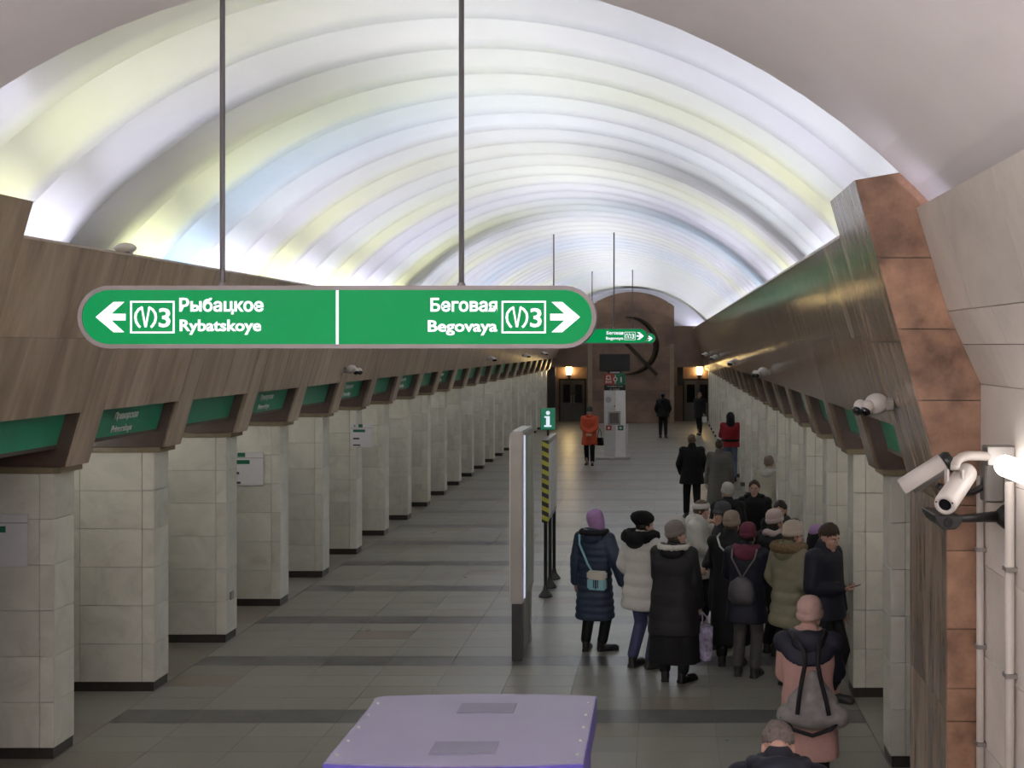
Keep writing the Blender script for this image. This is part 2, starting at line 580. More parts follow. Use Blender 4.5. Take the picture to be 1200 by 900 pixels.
# colour of the lamp of each bay, front to back: 0 white, 1 sky blue, 2 lilac white, 3 yellow, 4 out
kinds = ('W', 'B', 'L', 'Y', 'O')
lamp_row_left = [2, 2, 3, 2, 4, 3, 1, 0, 2, 3, 2, 0, 3, 2, 2, 0, 3, 4, 0, 2, 3, 2, 2, 0, 1, 2, 0, 3, 2, 0, 2, 2, 0, 3, 0, 2, 2, 1, 0, 3, 2, 0, 2, 2, 0, 2, 3, 0, 2]
lamp_row_right = [2, 2, 0, 2, 0, 3, 2, 0, 0, 4, 2, 3, 0, 2, 2, 4, 1, 0, 2, 2, 0, 3, 2, 2, 0, 1, 2, 0, 2, 3, 0, 2, 2, 0, 3, 2, 0, 0, 2, 2, 0, 2, 3, 0, 2, 2, 0, 3, 2, 0]
lt = {}; la = {}
for s, lamp_row in ((-1, lamp_row_left), (1, lamp_row_right)):
    x = side_x(s, 3.72)
    bf = NB()
    for i in range(2, NB_BAYS): box(bf, *sorted((side_x(s, 3.46), side_x(s, 4.45))), YV + i * BAY - 0.012, YV + i * BAY + 0.012, 4.05, 4.46)
    tag(obj('lamp_partition', bf, MT['vault'], trims[s]), kind='stuff')  # added baffles that keep each lamp's tint inside its bay
    for i in range(NB_BAYS):
        k = kinds[lamp_row[i % len(lamp_row)]]
        y = YV + i * BAY
        if k == 'O':
            continue
        key = (s, k)
        if key not in lt:
            # a reflector tray whose open face leans up and into the hall
            b = NB(); dx, dz = 0.030 * math.cos(0.5), 0.030 * math.sin(0.5)
            v = [b.verts.new(q) for q in ((s * -dx, 0.08, -dz), (s * dx, 0.08, dz), (s * dx, BAY - 0.08, dz), (s * -dx, BAY - 0.08, -dz))]
            f = b.faces.new(v)
            b.normal_update()
            if f.normal.z < 0: f.normal_flip()
            v2 = [b.verts.new((q.co.x, q.co.y, q.co.z - 0.03)) for q in v]
            for i4 in range(4):
                b.faces.new((v[i4], v[(i4 + 1) % 4], v2[(i4 + 1) % 4], v2[i4])).material_index = 1
            b.faces.new(v2).material_index = 1
            lt[key] = mesh_of(b, 'lamp_tube'); lt[key].materials.append(mats_lamp[k]); lt[key].materials.append(MT['metal_grey'])
        obj('lamp_tube', lt[key], None, trims[s], loc=(x, y, 4.30))
        if (s, k) not in la:  # extra area light, added to fill the top of the vault
            l = bpy.data.lights.new('vault_projector', 'AREA'); l.shape = 'RECTANGLE'; l.size = BAY - 0.2; l.size_y = 0.06
            l.energy = FILL_W; l.color = cols[k]; l.spread = math.radians(80)
            la[(s, k)] = l
        lo = bpy.data.objects.new('vault_projector', la[(s, k)]); C.objects.link(lo)
        lo.location = (x - s * 0.10, y + BAY / 2, 4.31)
        d_ = Vector((-s * 0.80, 0.0, 0.60)).normalized()
        lo.rotation_euler = (Matrix((Vector((0, 1, 0)), (-d_).cross(Vector((0, 1, 0))), -d_)).transposed()).to_euler()
        lo.parent = trims[s]

# ---- the ribbed vault: a scalloped bay per half pillar pitch
RV, ZC = 4.95, 1.45
def vault_bay(L):
    b = NB()
    na, ny = 44, 7
    g = []
    th0 = math.asin((4.08 - ZC) / (RV + 0.2))
    for iy in range(ny + 1):
        t = max(0.0, iy - 1) / (ny - 1)
        # each bay leans towards the mouth of the hall and steps back up at its far lip
        R = RV if iy == 0 else RV + 0.24 * (1 - t) ** 0.85
        row = []
        for ia in range(na + 1):
            th = th0 + (PI - 2 * th0) * ia / na
            row.append(b.verts.new((R * math.cos(th), L * t, ZC + R * math.sin(th))))
        g.append(row)
    # outer skin gives the plaster shell a thickness
    top = []
    for t in (0, 1):
        top.append([b.verts.new(((RV + 0.3) * math.cos(th0 + (PI - 2 * th0) * ia / na), L * t,
                                 ZC + (RV + 0.3) * math.sin(th0 + (PI - 2 * th0) * ia / na))) for ia in range(na + 1)])
    for iy in range(ny):
        for ia in range(na):
            f = b.faces.new((g[iy][ia], g[iy][ia + 1], g[iy + 1][ia + 1], g[iy + 1][ia])); f.smooth = iy > 0
    for ia in range(na):
        b.faces.new((top[0][ia], top[1][ia], top[1][ia + 1], top[0][ia + 1]))
        b.faces.new((g[0][ia], top[0][ia], top[0][ia + 1], g[0][ia + 1]))
        b.faces.new((g[-1][ia], g[-1][ia + 1], top[1][ia + 1], top[1][ia]))
    return mesh_of(b, 'vault_bay')
ceil = empty('ceiling', (CX, YV, 0), kind='structure')
vb = vault_bay(BAY); vb.materials.append(MT['vault'])
for i in range(NB_BAYS):
    obj('vault_bay', vb, None, ceil, loc=(0, i * BAY, 0))
# side skirts of the vault down behind the cornice
for s in (-1, 1):
    b = NB(); box(b, *sorted((s * 4.28, s * 5.2)), 0, Y1 - YV + 3.6, 4.0, 4.16)
    obj('vault_springer', b, MT['vault'], ceil)
# plain end bay behind the end wall
b = NB()
R = RV + 0.05
pts = []
n = 40
b1 = [b.verts.new((R * math.cos(PI * i / n), NB_BAYS * BAY, ZC + R * math.sin(PI * i / n))) for i in range(n + 1)]
b2 = [b.verts.new((R * math.cos(PI * i / n), NB_BAYS * BAY + 0.1, ZC + R * math.sin(PI * i / n))) for i in range(n + 1)]
for i in range(n): b.faces.new((b1[i], b1[i + 1], b2[i + 1], b2[i]))
b.faces.new(b2)
obj('vault_end', b, MT['vault'], ceil)

# ---- vault of the escalator hall where the camera is (lower, plain)
RE, ZE = 4.68, 1.345
b = NB()
n = 48
def ring(R, y): return [b.verts.new((R * math.cos(PI * i / n), y - YV, ZE + R * math.sin(PI * i / n))) for i in range(n + 1)]
rings = [ring(RE, -9.0), ring(RE, Y0 - 0.001), ring(5.6, Y0 - 0.001), ring(5.6, -9.0)]
for a, c in zip(rings, rings[1:]):
    for i in range(n):
        f = b.faces.new((a[i], a[i + 1], c[i + 1], c[i]))
obj('escalator_hall_vault', fixn(b), MT['vestvault'], ceil)

# ---- side walls behind the pillars (platform halls are closed off by doors)
for s, nm in ((-1, 'wall_left'), (1, 'wall_right')):
    b = NB(); box(b, *sorted((side_x(s, 5.6), side_x(s, 5.85))), 9.1, 58.0, 0, 2.735)
    struct(nm, b, MT['marble'])

# ---- portal blocks at the mouth of the hall
YF, YB = 7.9, 9.1
def portal(s, nm):
    r = empty(nm, (0, 0, 0), kind='structure')
    # hall-side line: vertical to z 2.60 then leaning in; outer line parallel to it
    inn = [(3.518, 0.0), (3.518, 2.62), (2.93, 4.70)]
    out = [(3.36, 4.775), (3.70, 3.86), (4.4, 3.4), (4.4, 0.0)]
    b = NB(); prism(b, [(side_x(s, h), z) for h, z in [(inn[0][0] + .03, 0), (inn[1][0] + .03, 2.62), (inn[2][0] + .04, 4.66)] + [(3.35, 4.74)] + out[1:]], 'y', YF + 0.03, YB - 0.01)
    obj('portal_core', b, MT['core'], r)
    def xin(z): return 3.518 if z <= 2.62 else 3.518 + (2.93 - 3.518) * (z - 2.62) / (4.70 - 2.62)
    def xout(z): return 4.2 if z < 3.3 else (4.2 + (3.36 - 4.2) * (z - 3.3) / (4.775 - 3.3))
    zs = [0.0, 0.35, 0.77, 1.24, 1.45, 1.83, 2.33, 2.62, 2.93, 3.29, 3.745, 4.20, 4.70]
    for z0, z1 in zip(zs, zs[1:]):
        b = NB(); e = 0.003
        ztop = z1 - e
        top = [(side_x(s, xin(ztop)), ztop), (side_x(s, xout(ztop)), ztop if z1 < 4.69 else 4.775)]
        prism(b, [(side_x(s, xin(z0 + e)), z0 + e)] + top + [(side_x(s, xout(z0 + e)), z0 + e)], 'y', YF, YF + 0.03)
        obj('granite_block', b, MT['granite'], r)
    # polished hall-side panels
    ym = (YF + YB) / 2
    for y0, y1 in ((YF + 0.033, ym - 0.003), (ym + 0.003, YB)):
        for (h0, z0), (h1, z1) in (((3.518, 0.0), (3.518, 1.30)), ((3.518, 1.306), (3.518, 2.617)), ((3.518, 2.623), (3.225, 3.66)), ((3.223, 3.666), (2.93, 4.70))):
            b = NB(); prism(b, [(side_x(s, h0), z0), (side_x(s, h1), z1), (side_x(s, h1 + .03), z1), (side_x(s, h0 + .03), z0)], 'y', y0, y1)
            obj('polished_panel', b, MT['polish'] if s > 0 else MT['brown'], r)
    b = NB(); prism(b, [(side_x(s, 2.93), 4.70), (side_x(s, 3.36), 4.775), (side_x(s, 3.36), 4.74), (side_x(s, 2.94), 4.665)], 'y', YF + 0.03, YB)
    obj('top_slab', b, MT['brown'], r)
    return r
portal(-1, 'trim_portal_left'); portal(1, 'trim_portal_right')

# ---- marble side walls of the escalator hall
def vest_wall(s, nm):
    r = empty(nm, (0, 0, 0), kind='structure')
    up = empty(nm.replace('wall_escalator', 'trim_escalator'), (0, 0, 0), kind='structure')
    A, B, Cc = (3.73, 3.395), (3.518, 3.858), (3.32, 4.52)
    ya, yb = -6.0, YF - 0.004
    b = NB(); box(b, *sorted((side_x(s, 3.76), side_x(s, 4.9))), ya, yb, 0, 3.395)
    obj('wall_core', b, MT['core'], r)
    b = NB(); prism(b, [(side_x(s, h), z) for h, z in ((3.76, 3.40), (3.55, 3.86), (3.355, 4.50), (3.40, 4.50), (3.60, 4.0), (4.9, 4.0), (4.9, 3.40))], 'y', ya, yb)
    obj('wall_core', b, MT['core'], up)
    rows = [((3.73, 0.0), (3.73, 0.55)), ((3.73, 0.55), (3.73, 1.12)), ((3.73, 1.12), (3.73, 1.69)), ((3.73, 1.69), (3.73, 2.26)), ((3.73, 2.26), (3.73, 2.83)), ((3.73, 2.83), A),
            (A, (3.615, 3.647)), ((3.615, 3.647), B), (B, Cc)]
    for ri, ((h0, z0), (h1, z1)) in enumerate(rows):
        y = yb
        first = True
        while y > -2.0:
            w = (0.62 if first else 1.18) if ri % 2 == 0 else (1.05 if first else 1.18)
            first = False
            bb_ = NB(); e = 0.002
            prism(bb_, [(side_x(s, h0), z0 + e), (side_x(s, h1), z1 - e), (side_x(s, h1 + .03), z1 - e), (side_x(s, h0 + .03), z0 + e)], 'y', y - w + e, y - e)
            obj('marble_panel', bb_, MT['marble_wall'], r if ri < 6 else up)
            y -= w
    return r
vest_wall(-1, 'wall_escalator_left'); vest_wall(1, 'wall_escalator_right')
b = NB(); box(b, CX - 5.0, CX + 5.0, -6.3, -6.0, 0, 6.2)
struct('wall_back', b, MT['marble_wall'])

# ---- far end wall: side lintels, niches, tall arched centre
def end_wall():
    r = empty('wall_end', (0, 0, 0), kind='structure')
    yw = 58.0
    xl, xr = pxX(688, yw), pxX(790, yw)              # centre pier
    nl0, nl1 = side_x(-1, 3.86), pxX(688, yw)
    nr0, nr1 = pxX(790, yw), side_x(1, 3.86)
    # centre with an arched head built of courses of stone
    def arch_z(x):
        c = (pxX(693, yw) + pxX(789, yw)) / 2; dx = abs(x - c)
        return 6.16 - (3.2 - math.sqrt(max(0.0, 3.2 * 3.2 - dx * dx)))
    b = NB()
    N = 20
    pts = [(xl, 0.0)] + [(xl + (xr - xl) * i / N, arch_z(xl + (xr - xl) * i / N) - 0.02) for i in range(N + 1)] + [(xr, 0.0)]
    prism(b, pts, 'y', yw + 0.03, yw + 1.9)
    obj('centre_core', b, MT['core'], r)
    nrow, ncol = 12, 5
    zmax = 6.2
    for i in range(nrow):
        z0, z1 = zmax * i / nrow + .004, zmax * (i + 1) / nrow - .004
        off = 0.5 if i % 2 else 0.0
        for j in range(-1, ncol + 1):
            x0 = xl + (xr - xl) * (j + off) / ncol; x1 = x0 + (xr - xl) / ncol - .006
            x0, x1 = max(x0, xl), min(x1, xr)
            if x1 - x0 < 0.05: continue
            xs = [x0 + (x1 - x0) * q / 4 for q in range(5)]
            topz = [min(z1, arch_z(x)) for x in xs]
            if max(topz) <= z0 + 0.02: continue
            topz = [max(t, z0 + 0.004) for t in topz]
            b = NB(); prism(b, [(x0, z0)] + list(zip(xs, topz)) + [(x1, z0)], 'y', yw, yw + 0.035)
            obj('stone_block', b, MT['endwall'], r)
    # lintels over the niches and rear walls of the niches
    for a, c in ((nl0, nl1), (nr0, nr1)):
        b = NB(); box(b, a - 0.0, c, yw + 0.05, yw + 1.9, 2.63, 4.56)
        obj('lintel', b, MT['endwall'], r)
        b = NB(); box(b, a - 1.5, c, yw + 1.7, yw + 1.95, 0, 2.63)
        obj('niche_back', b, MT['endwall'], r)
    # light pilaster strips each side of the centre
    for px in (691.5, 787.5):
        b = NB(); box(b, pxX(px - 2.6, yw), pxX(px + 2.6, yw), yw - 0.05, yw + 0.0, 0, 3.72)
        obj('pilaster', bevel(b, 0.01), MT['pilaster'], r)
    return r
MT['pilaster'] = plain('tan_stone', (0.27, 0.21, 0.15), 0.4, var=0.12, scale=3)
end_wall()
b = NB(); box(b, CX - 5.6, CX + 5.6, 61.3, 61.5, 0, 6.6)
struct('wall_far', b, MT['vault'])
# ---- opal wall lamps of the escalator hall
LAMP_WALL = emit('opal_lamp', (1.0, 0.93, 0.90), WALL_TUBE)
def wall_lamp(s, y, label, first=[None]):
    r = empty('wall_lamp', (side_x(s, 3.66), y, 2.96), label=label, cat='lamp')
    b = NB(); M = M_dir((-s * 0.02, 0, 0), (0, -1, 0))
    lathe(b, [(0, 0), (0.035, 0.006), (0.055, 0.025), (0.062, 0.06), (0.062, 1.14), (0.055, 1.175), (0.035, 1.194), (0, 1.2)], 16, M)
    obj('diffuser', b, LAMP_WALL, r, True)
    for yy in (-0.15, -1.05):
        b = NB(); box(b, *sorted((s * 0.02, s * 0.072)), yy - 0.04, yy + 0.04, -0.03, 0.03)
        obj('bracket', b, MT['metal_grey'], r)
    return r
wall_lamp(1, 7.06, 'white glowing tube lamp on the right marble wall beside the two security cameras')
LAMPS = empty('trim_lamps', (0, 0, 0), kind='structure')      # unseen lamps: repeated wall tubes and added fill lamps
for s in (-1, 1):
    for k in range(4):
        if s == 1 and k == 0: continue
        o = wall_lamp(s, 7.06 - k * 2.0, None)
        for q in ('category', 'group'):
            if q in o: del o[q]
        o.parent = LAMPS
# ---- fill globes on stems, added behind the camera out of view
GLOBE = emit('torchiere_globe', (1.0, 0.94, 0.92), GLOBE_W)
def fill_lamp(x, y, label):
    r = empty('torchiere', (x, y, 0)); r.parent = LAMPS
    b = NB(); lathe(b, [(0, 0), (0.16, 0), (0.16, 0.05), (0.05, 0.12), (0.035, 0.3), (0.03, 3.9), (0.06, 4.0), (0.10, 4.04), (0, 4.04)], 16)
    obj('stem', b, MT['bronze'], r, True)
    b = NB(); lathe(b, [(0, 0)] + [(0.19 * math.sin(t), 0.19 - 0.19 * math.cos(t)) for t in [PI * i / 12 for i in range(1, 12)]] + [(0, 0.38)], 20, Matrix.Translation((0, 0, 4.02)))
    obj('globe', b, GLOBE, r, True)
for dx in (-1.4, 1.4):
    for y in (-1.6, -4.2):
        fill_lamp(CX + dx, y, 'globe torchiere on the escalator behind the camera')

# ---- uplight bowls added out of view to brighten the escalator hall vault
BOWL = emit('torchiere_bowl', (0.97, 0.95, 1.0), UPLIGHT_W)
for s in (-1, 1):
    for y in ((1.4, -2.6) if s < 0 else (0.2, -3.2)):
        r = empty('torchiere', (CX + s * 2.95, y, 0)); r.parent = LAMPS
        b = NB(); lathe(b, [(0, 0), (0.16, 0), (0.16, 0.05), (0.05, 0.12), (0.03, 0.3), (0.03, 3.7), (0.10, 3.74), (0.27, 3.88), (0.28, 3.92), (0.26, 3.91), (0.10, 3.80), (0, 3.79)], 20)
        obj('stem', b, MT['bronze'], r, True)
        b = NB(); lathe(b, [(0, 3.888), (0.24, 3.888), (0.24, 3.893), (0, 3.893)], 20)
        obj('globe', b, BOWL, r)
# ================================================================== OBJECTS
# ---- lettering
def text_mesh(txt, width=None, height=None, bold=0.0, t=0.004, align='LEFT', italic=0.0):
    """lettering in the XZ plane facing -Y, left edge x=0, baseline z=0"""
    cu = bpy.data.curves.new('lettering', 'FONT')
    cu.body = txt
    cu.offset = bold
    cu.extrude = 0.0
    cu.resolution_u = 3
    cu.align_x = align
    o = bpy.data.objects.new('lettering', cu)
    C.objects.link(o)
    dg = bpy.context.evaluated_depsgraph_get()
    me = bpy.data.meshes.new_from_object(o.evaluated_get(dg))
    bpy.data.objects.remove(o); bpy.data.curves.remove(cu)
    co = np.empty(len(me.vertices) * 3); me.vertices.foreach_get('co', co); co = co.reshape(-1, 3)
    x0, x1 = co[:, 0].min(), co[:, 0].max()
    # cap height of the face is about 0.73 of its size
    sx = width / (x1 - x0) if width else height / 0.73
    sz = height / 0.73 if height else sx
    if align == 'LEFT': co[:, 0] -= x0
    out = np.stack([co[:, 0] * sx, np.zeros(len(co)), co[:, 1] * sz], 1)
    me.vertices.foreach_set('co', out.ravel())
    bm = NB(); bm.from_mesh(me)
    bpy.data.meshes.remove(me)
    r = bmesh.ops.extrude_face_region(bm, geom=bm.faces[:])
    bmesh.ops.translate(bm, vec=(0, -t, 0), verts=[v for v in r['geom'] if isinstance(v, bmesh.types.BMVert)])
    return fixn(bm)

def stroke(bm, pts, w, t=0.004, closed=False):
    """flat stroke of width w along points (x, z), thickness t towards -Y"""
    P = [Vector((p[0], p[1])) for p in pts]
    n = len(P)
    L, R = [], []
    for i in range(n):
        a = P[(i - 1) % n] if (closed or i > 0) else None
        c = P[(i + 1) % n] if (closed or i < n - 1) else None
        if a is None: d = (c - P[i]).normalized(); m = Vector((-d.y, d.x)) * w / 2
        elif c is None: d = (P[i] - a).normalized(); m = Vector((-d.y, d.x)) * w / 2
        else:
            d1 = (P[i] - a).normalized(); d2 = (c - P[i]).normalized()
            n1 = Vector((-d1.y, d1.x)); n2 = Vector((-d2.y, d2.x))
            m = n1 + n2
            m = m.normalized() * (w / 2) / max(0.35, m.normalized().dot(n1))
        L.append(P[i] + m); R.append(P[i] - m)
    fl = [bm.verts.new((q.x, -t, q.y)) for q in L]; fr = [bm.verts.new((q.x, -t, q.y)) for q in R]
    bl = [bm.verts.new((q.x, 0, q.y)) for q in L]; br = [bm.verts.new((q.x, 0, q.y)) for q in R]
    fs = []
    for i in range(n if closed else n - 1):
        j = (i + 1) % n
        fs += [bm.faces.new((fl[i], fl[j], fr[j], fr[i])), bm.faces.new((bl[i], br[i], br[j], bl[j])),
               bm.faces.new((fl[i], bl[i], bl[j], fl[j])), bm.faces.new((fr[i], fr[j], br[j], br[i]))]
    if not closed:
        fs += [bm.faces.new((fl[0], fr[0], br[0], bl[0])), bm.faces.new((fl[-1], bl[-1], br[-1], fr[-1]))]
    bmesh.ops.recalc_face_normals(bm, faces=fs)
    return bm

def flat(bm, pts, t=0.004, y=0.0):
    return prism(bm, pts, 'y', y - t, y)

def stadium(hw, hh, n=12):
    p = []
    for i in range(n + 1):
        a = -PI / 2 + PI * i / n
        p.append((hw - hh + hh * math.cos(a), hh * math.sin(a)))
    for i in range(n + 1):
        a = PI / 2 + PI * i / n
        p.append((-hw + hh + hh * math.cos(a), hh * math.sin(a)))
    return p

E_GREEN = emit('backlit_green', (0.0, 0.30, 0.075), 0.62, (0.0, 0.06, 0.02))
for m_ in (E_GREEN,):
    m_.node_tree.nodes['Principled BSDF'].inputs['Specular IOR Level'].default_value = 0.1
E_WHITE = emit('backlit_white', (0.90, 0.87, 1.0), 0.68, (0.8, 0.8, 0.8))

# ---- long hanging direction signs
SU = 1.0 / 194.6           # metres per photograph pixel of the nearest sign
def make_sign(x, y, z, rod_top, label):
    r = empty('direction_sign', (x, y, z), label=label, cat='sign', group='long green hanging direction signs')
    def u(px): return (px - 395.0) * SU
    def v(py): return (371.5 - py) * SU
    hw, hh = 304 * SU, 36.8 * SU
    D = 0.16
    outer, inner = stadium(hw, hh), stadium(hw - 5 * SU, hh - 5 * SU)
    # frame: a band with the panel let in
    b = NB()
    n = len(outer)
    rings = [[b.verts.new((p[0], yy, p[1])) for p in ring] for ring, yy in ((inner, 0.012), (inner, 0.0), (outer, 0.0), (outer, D), (inner, D), (inner, D - 0.012))]
    for a, c in zip(rings, rings[1:]):
        for i in range(n): b.faces.new((a[i], a[(i + 1) % n], c[(i + 1) % n], c[i]))
    obj('sign_frame', fixn(b), MT['sign_frame'], r)
    obj('front_panel', flat(NB(), inner, 0.006, 0.014), E_GREEN, r)
    obj('back_panel', flat(NB(), inner, 0.006, D - 0.008), E_GREEN, r)
    Yf = 0.0085
    def letter(name, bm):
        o = obj(name, bm, E_WHITE, r); o.location = (0, Yf, 0); return o
    def move(bm, x, z):
        bmesh.ops.translate(bm, vec=(x, 0, z), verts=bm.verts[:]); return bm
    letter('divider', flat(NB(), [(u(393.8), v(405)), (u(396.8), v(405)), (u(396.8), v(340)), (u(393.8), v(340))]))
    def arrow(tip, s):
        pts = [(0, 0), (21, 17.8), (33.5, 17.8), (17.5, 3.9), (36, 3.9), (36, -3.9), (17.5, -3.9), (33.5, -17.8), (21, -17.8)]
        # head and shaft as one outline; concave corners make the barbs
        P = [(tip + s * a, b2) for a, b2 in pts]
        b = NB()
        for poly in (((0, 0), (21, 17.8), (33.5, 17.8), (14, 0)), ((0, 0), (14, 0), (33.5, -17.8), (21, -17.8)), ((9.2, 3.9), (35, 3.9), (35, -3.9), (9.2, -3.9))):
            flat(b, [(u(tip + s * a), v(371.5 - b2)) for a, b2 in poly])
        letter('arrow', b)
    arrow(112, 1); arrow(680, -1)
    for x0 in (152.5, 588):
        b = NB(); stroke(b, [(u(x0 + 1), v(389.5)), (u(x0 + 51), v(389.5)), (u(x0 + 51), v(353.5)), (u(x0 + 1), v(353.5))], 2.0 * SU, closed=True)
        letter('line_badge_frame', b)
        b = NB()
        cx, cy = x0 + 18, 371.5
        for s in (-1, 1):
            # tapering arc and leg of the metro mark
            arc = []
            for i in range(10):
                a = (PI * 0.70) - PI * 1.22 * i / 9
                arc.append((cx - s * (-7.0 + 7.0 * math.cos(a) + 0) * 1.0 - s * 6.2 + s * 0, cy - 10.8 * math.sin(a)))
            pts = [(u(cx + s * 3.5), v(359.8)), (u(cx + s * 8.2), v(362.6)), (u(cx + s * 11.3), v(367)), (u(cx + s * 12.0), v(372)), (u(cx + s * 11.0), v(377.2)), (u(cx + s * 8.3), v(381.6)), (u(cx + s * 6.2), v(383.4))]
            stroke(b, pts, 2.7 * SU)
            stroke(b, [(u(cx + s * 4.4), v(360.0)), (u(cx + s * 0.2), v(383.2))], 2.1 * SU)
        letter('metro_mark', b)
        b = text_mesh('3', 13.5 * SU, 22.5 * SU, 0.018)
        letter('line_number', move(b, u(x0 + 33.5), v(382.8)))
    for t, a, c, base, cap in (('Рыбацкое', 210, 309, 364.6, 15.2), ('Rybatskoye', 210.5, 306, 387.6, 13.6),
                               ('Беговая', 504.5, 583, 364.6, 15.2), ('Begovaya', 501.5, 583, 388.3, 13.6)):
        letter('lettering', move(text_mesh(t, (c - a) * SU, cap * SU, 0.026), u(a), v(base)))
    for px in (255.5, 538.5):
        b = NB(); tube(b, [(u(px), 0.08, hh - 0.01), (u(px), 0.08, rod_top - z)], 0.0165, 8)
        obj('hanging_rod', b, MT['rod'], r)
        b = NB(); lathe(b, [(0, 0), (0.026, 0), (0.026, 0.01), (0.019, 0.025), (0, 0.025)], 12, Matrix.Translation((u(px), 0.08, hh - 0.002)))
        obj('rod_socket', b, MT['sign_frame'], r)
    return r
MT['sign_frame'] = plain('grey_sign_frame', (0.25, 0.22, 0.225), 0.45, 0.3, var=0.04)
MT['rod'] = plain('grey_rod', (0.10, 0.095, 0.10), 0.4, 0.3, var=0.04)
def vault_top(x): return ZC + math.sqrt((RV + 0.02) ** 2 - (x - CX) ** 2)
make_sign(-1.98, 7.45, 3.812, ZE + 4.66, 'nearest and largest hanging green sign with white arrows at both ends')
make_sign(-1.985, 29.8, 3.872, 6.37, 'middle green hanging sign, small and half hidden behind the nearest one')
make_sign(-1.93, 44.5, 3.90, 6.37, 'farthest green hanging sign, only its arrow end showing past the middle sign')

# ---- lettering on the green bands of the cornice openings
for k in (0, 2, 4, 6, 8):
    Y = PILLAR_L0 + k * PITCH + PT
    for txt, zz, w in (('Приморская', 2.93, 0.52), ('Primorskaya', 2.805, 0.46)):
        b = text_mesh(txt, w, 0.070, 0.03, 0.003)
        # lettering faces the hall: turn it to face +X and lean with the band
        h = 3.632 - (zz - 2.765) * 0.299 - 0.004
        M = Matrix.Translation((side_x(-1, h) + 0.004, Y + 0.62, zz)) @ Matrix.Rotation(PI / 2, 4, 'Z') @ Matrix.Rotation(0.29, 4, 'X')
        bmesh.ops.transform(b, matrix=M, verts=b.verts[:])
        obj('band_lettering', b, MT['letter'], trims[-1])

# ---- white direction boards on the pillars
def pillar_board(k, px0, px1, py0, py1, label):
    Y = PILLAR_L0 + k * PITCH
    x0, x1 = pxX(px0, Y), pxX(px1, Y); z0, z1 = pyZ(py1, Y), pyZ(py0, Y)
    r = empty('direction_board', (x0, Y - 0.003, z0), label=label, cat='sign')
    W, H = x1 - x0, z1 - z0
    obj('board', bevel(box(NB(), 0, W, -0.015, 0, 0, H), 0.004), MT['paper'], r)
    def q(n, a, c, d, e, m): obj(n, box(NB(), a * W, c * W, -0.018, -0.0152, d * H, e * H), m, r)
    q('board_joint', 0, 1, 0.825, 0.835, MT['ink'])
    q('green_tab', 0.36, 0.55, 0.86, 0.99, MT['sign_green'])
    q('green_stripe', 0.12, 0.66, 0.65, 0.77, MT['sign_green'])
    q('text_line', 0.12, 0.40, 0.34, 0.41, MT['ink'])
    q('text_line', 0.12, 0.44, 0.06, 0.12, MT['ink'])
    b = NB(); stroke(b, [(0.20 * W, 0.96 * H), (0.15 * W, 0.92 * H), (0.20 * W, 0.88 * H)], 0.02 * W, 0.003); stroke(b, [(0.16 * W, 0.92 * H), (0.27 * W, 0.92 * H)], 0.02 * W, 0.003)
    o = obj('arrow', b, MT['ink'], r); o.location.y = -0.0152
    return r
pillar_board(0, -42, 33.5, 602, 664, 'white direction board on the nearest left pillar, cut by the picture edge')
pillar_board(3, 262, 309, 530, 569, 'white direction board with green stripe on the fourth left pillar')
pillar_board(5, 411, 437, 497, 524, 'small white board on the sixth left pillar')
# socket plate on the hall face of the third left pillar
Yp = PILLAR_L0 + 2 * PITCH
b = NB(); box(b, side_x(-1, 3.66), side_x(-1, 3.66) + 0.02, Yp + 0.12, Yp + 0.22, 0.50, 0.60)
tag(obj('socket_plate', bevel(b, 0.004), MT['metal_grey']), 'small grey socket plate low on the third left pillar', 'socket')

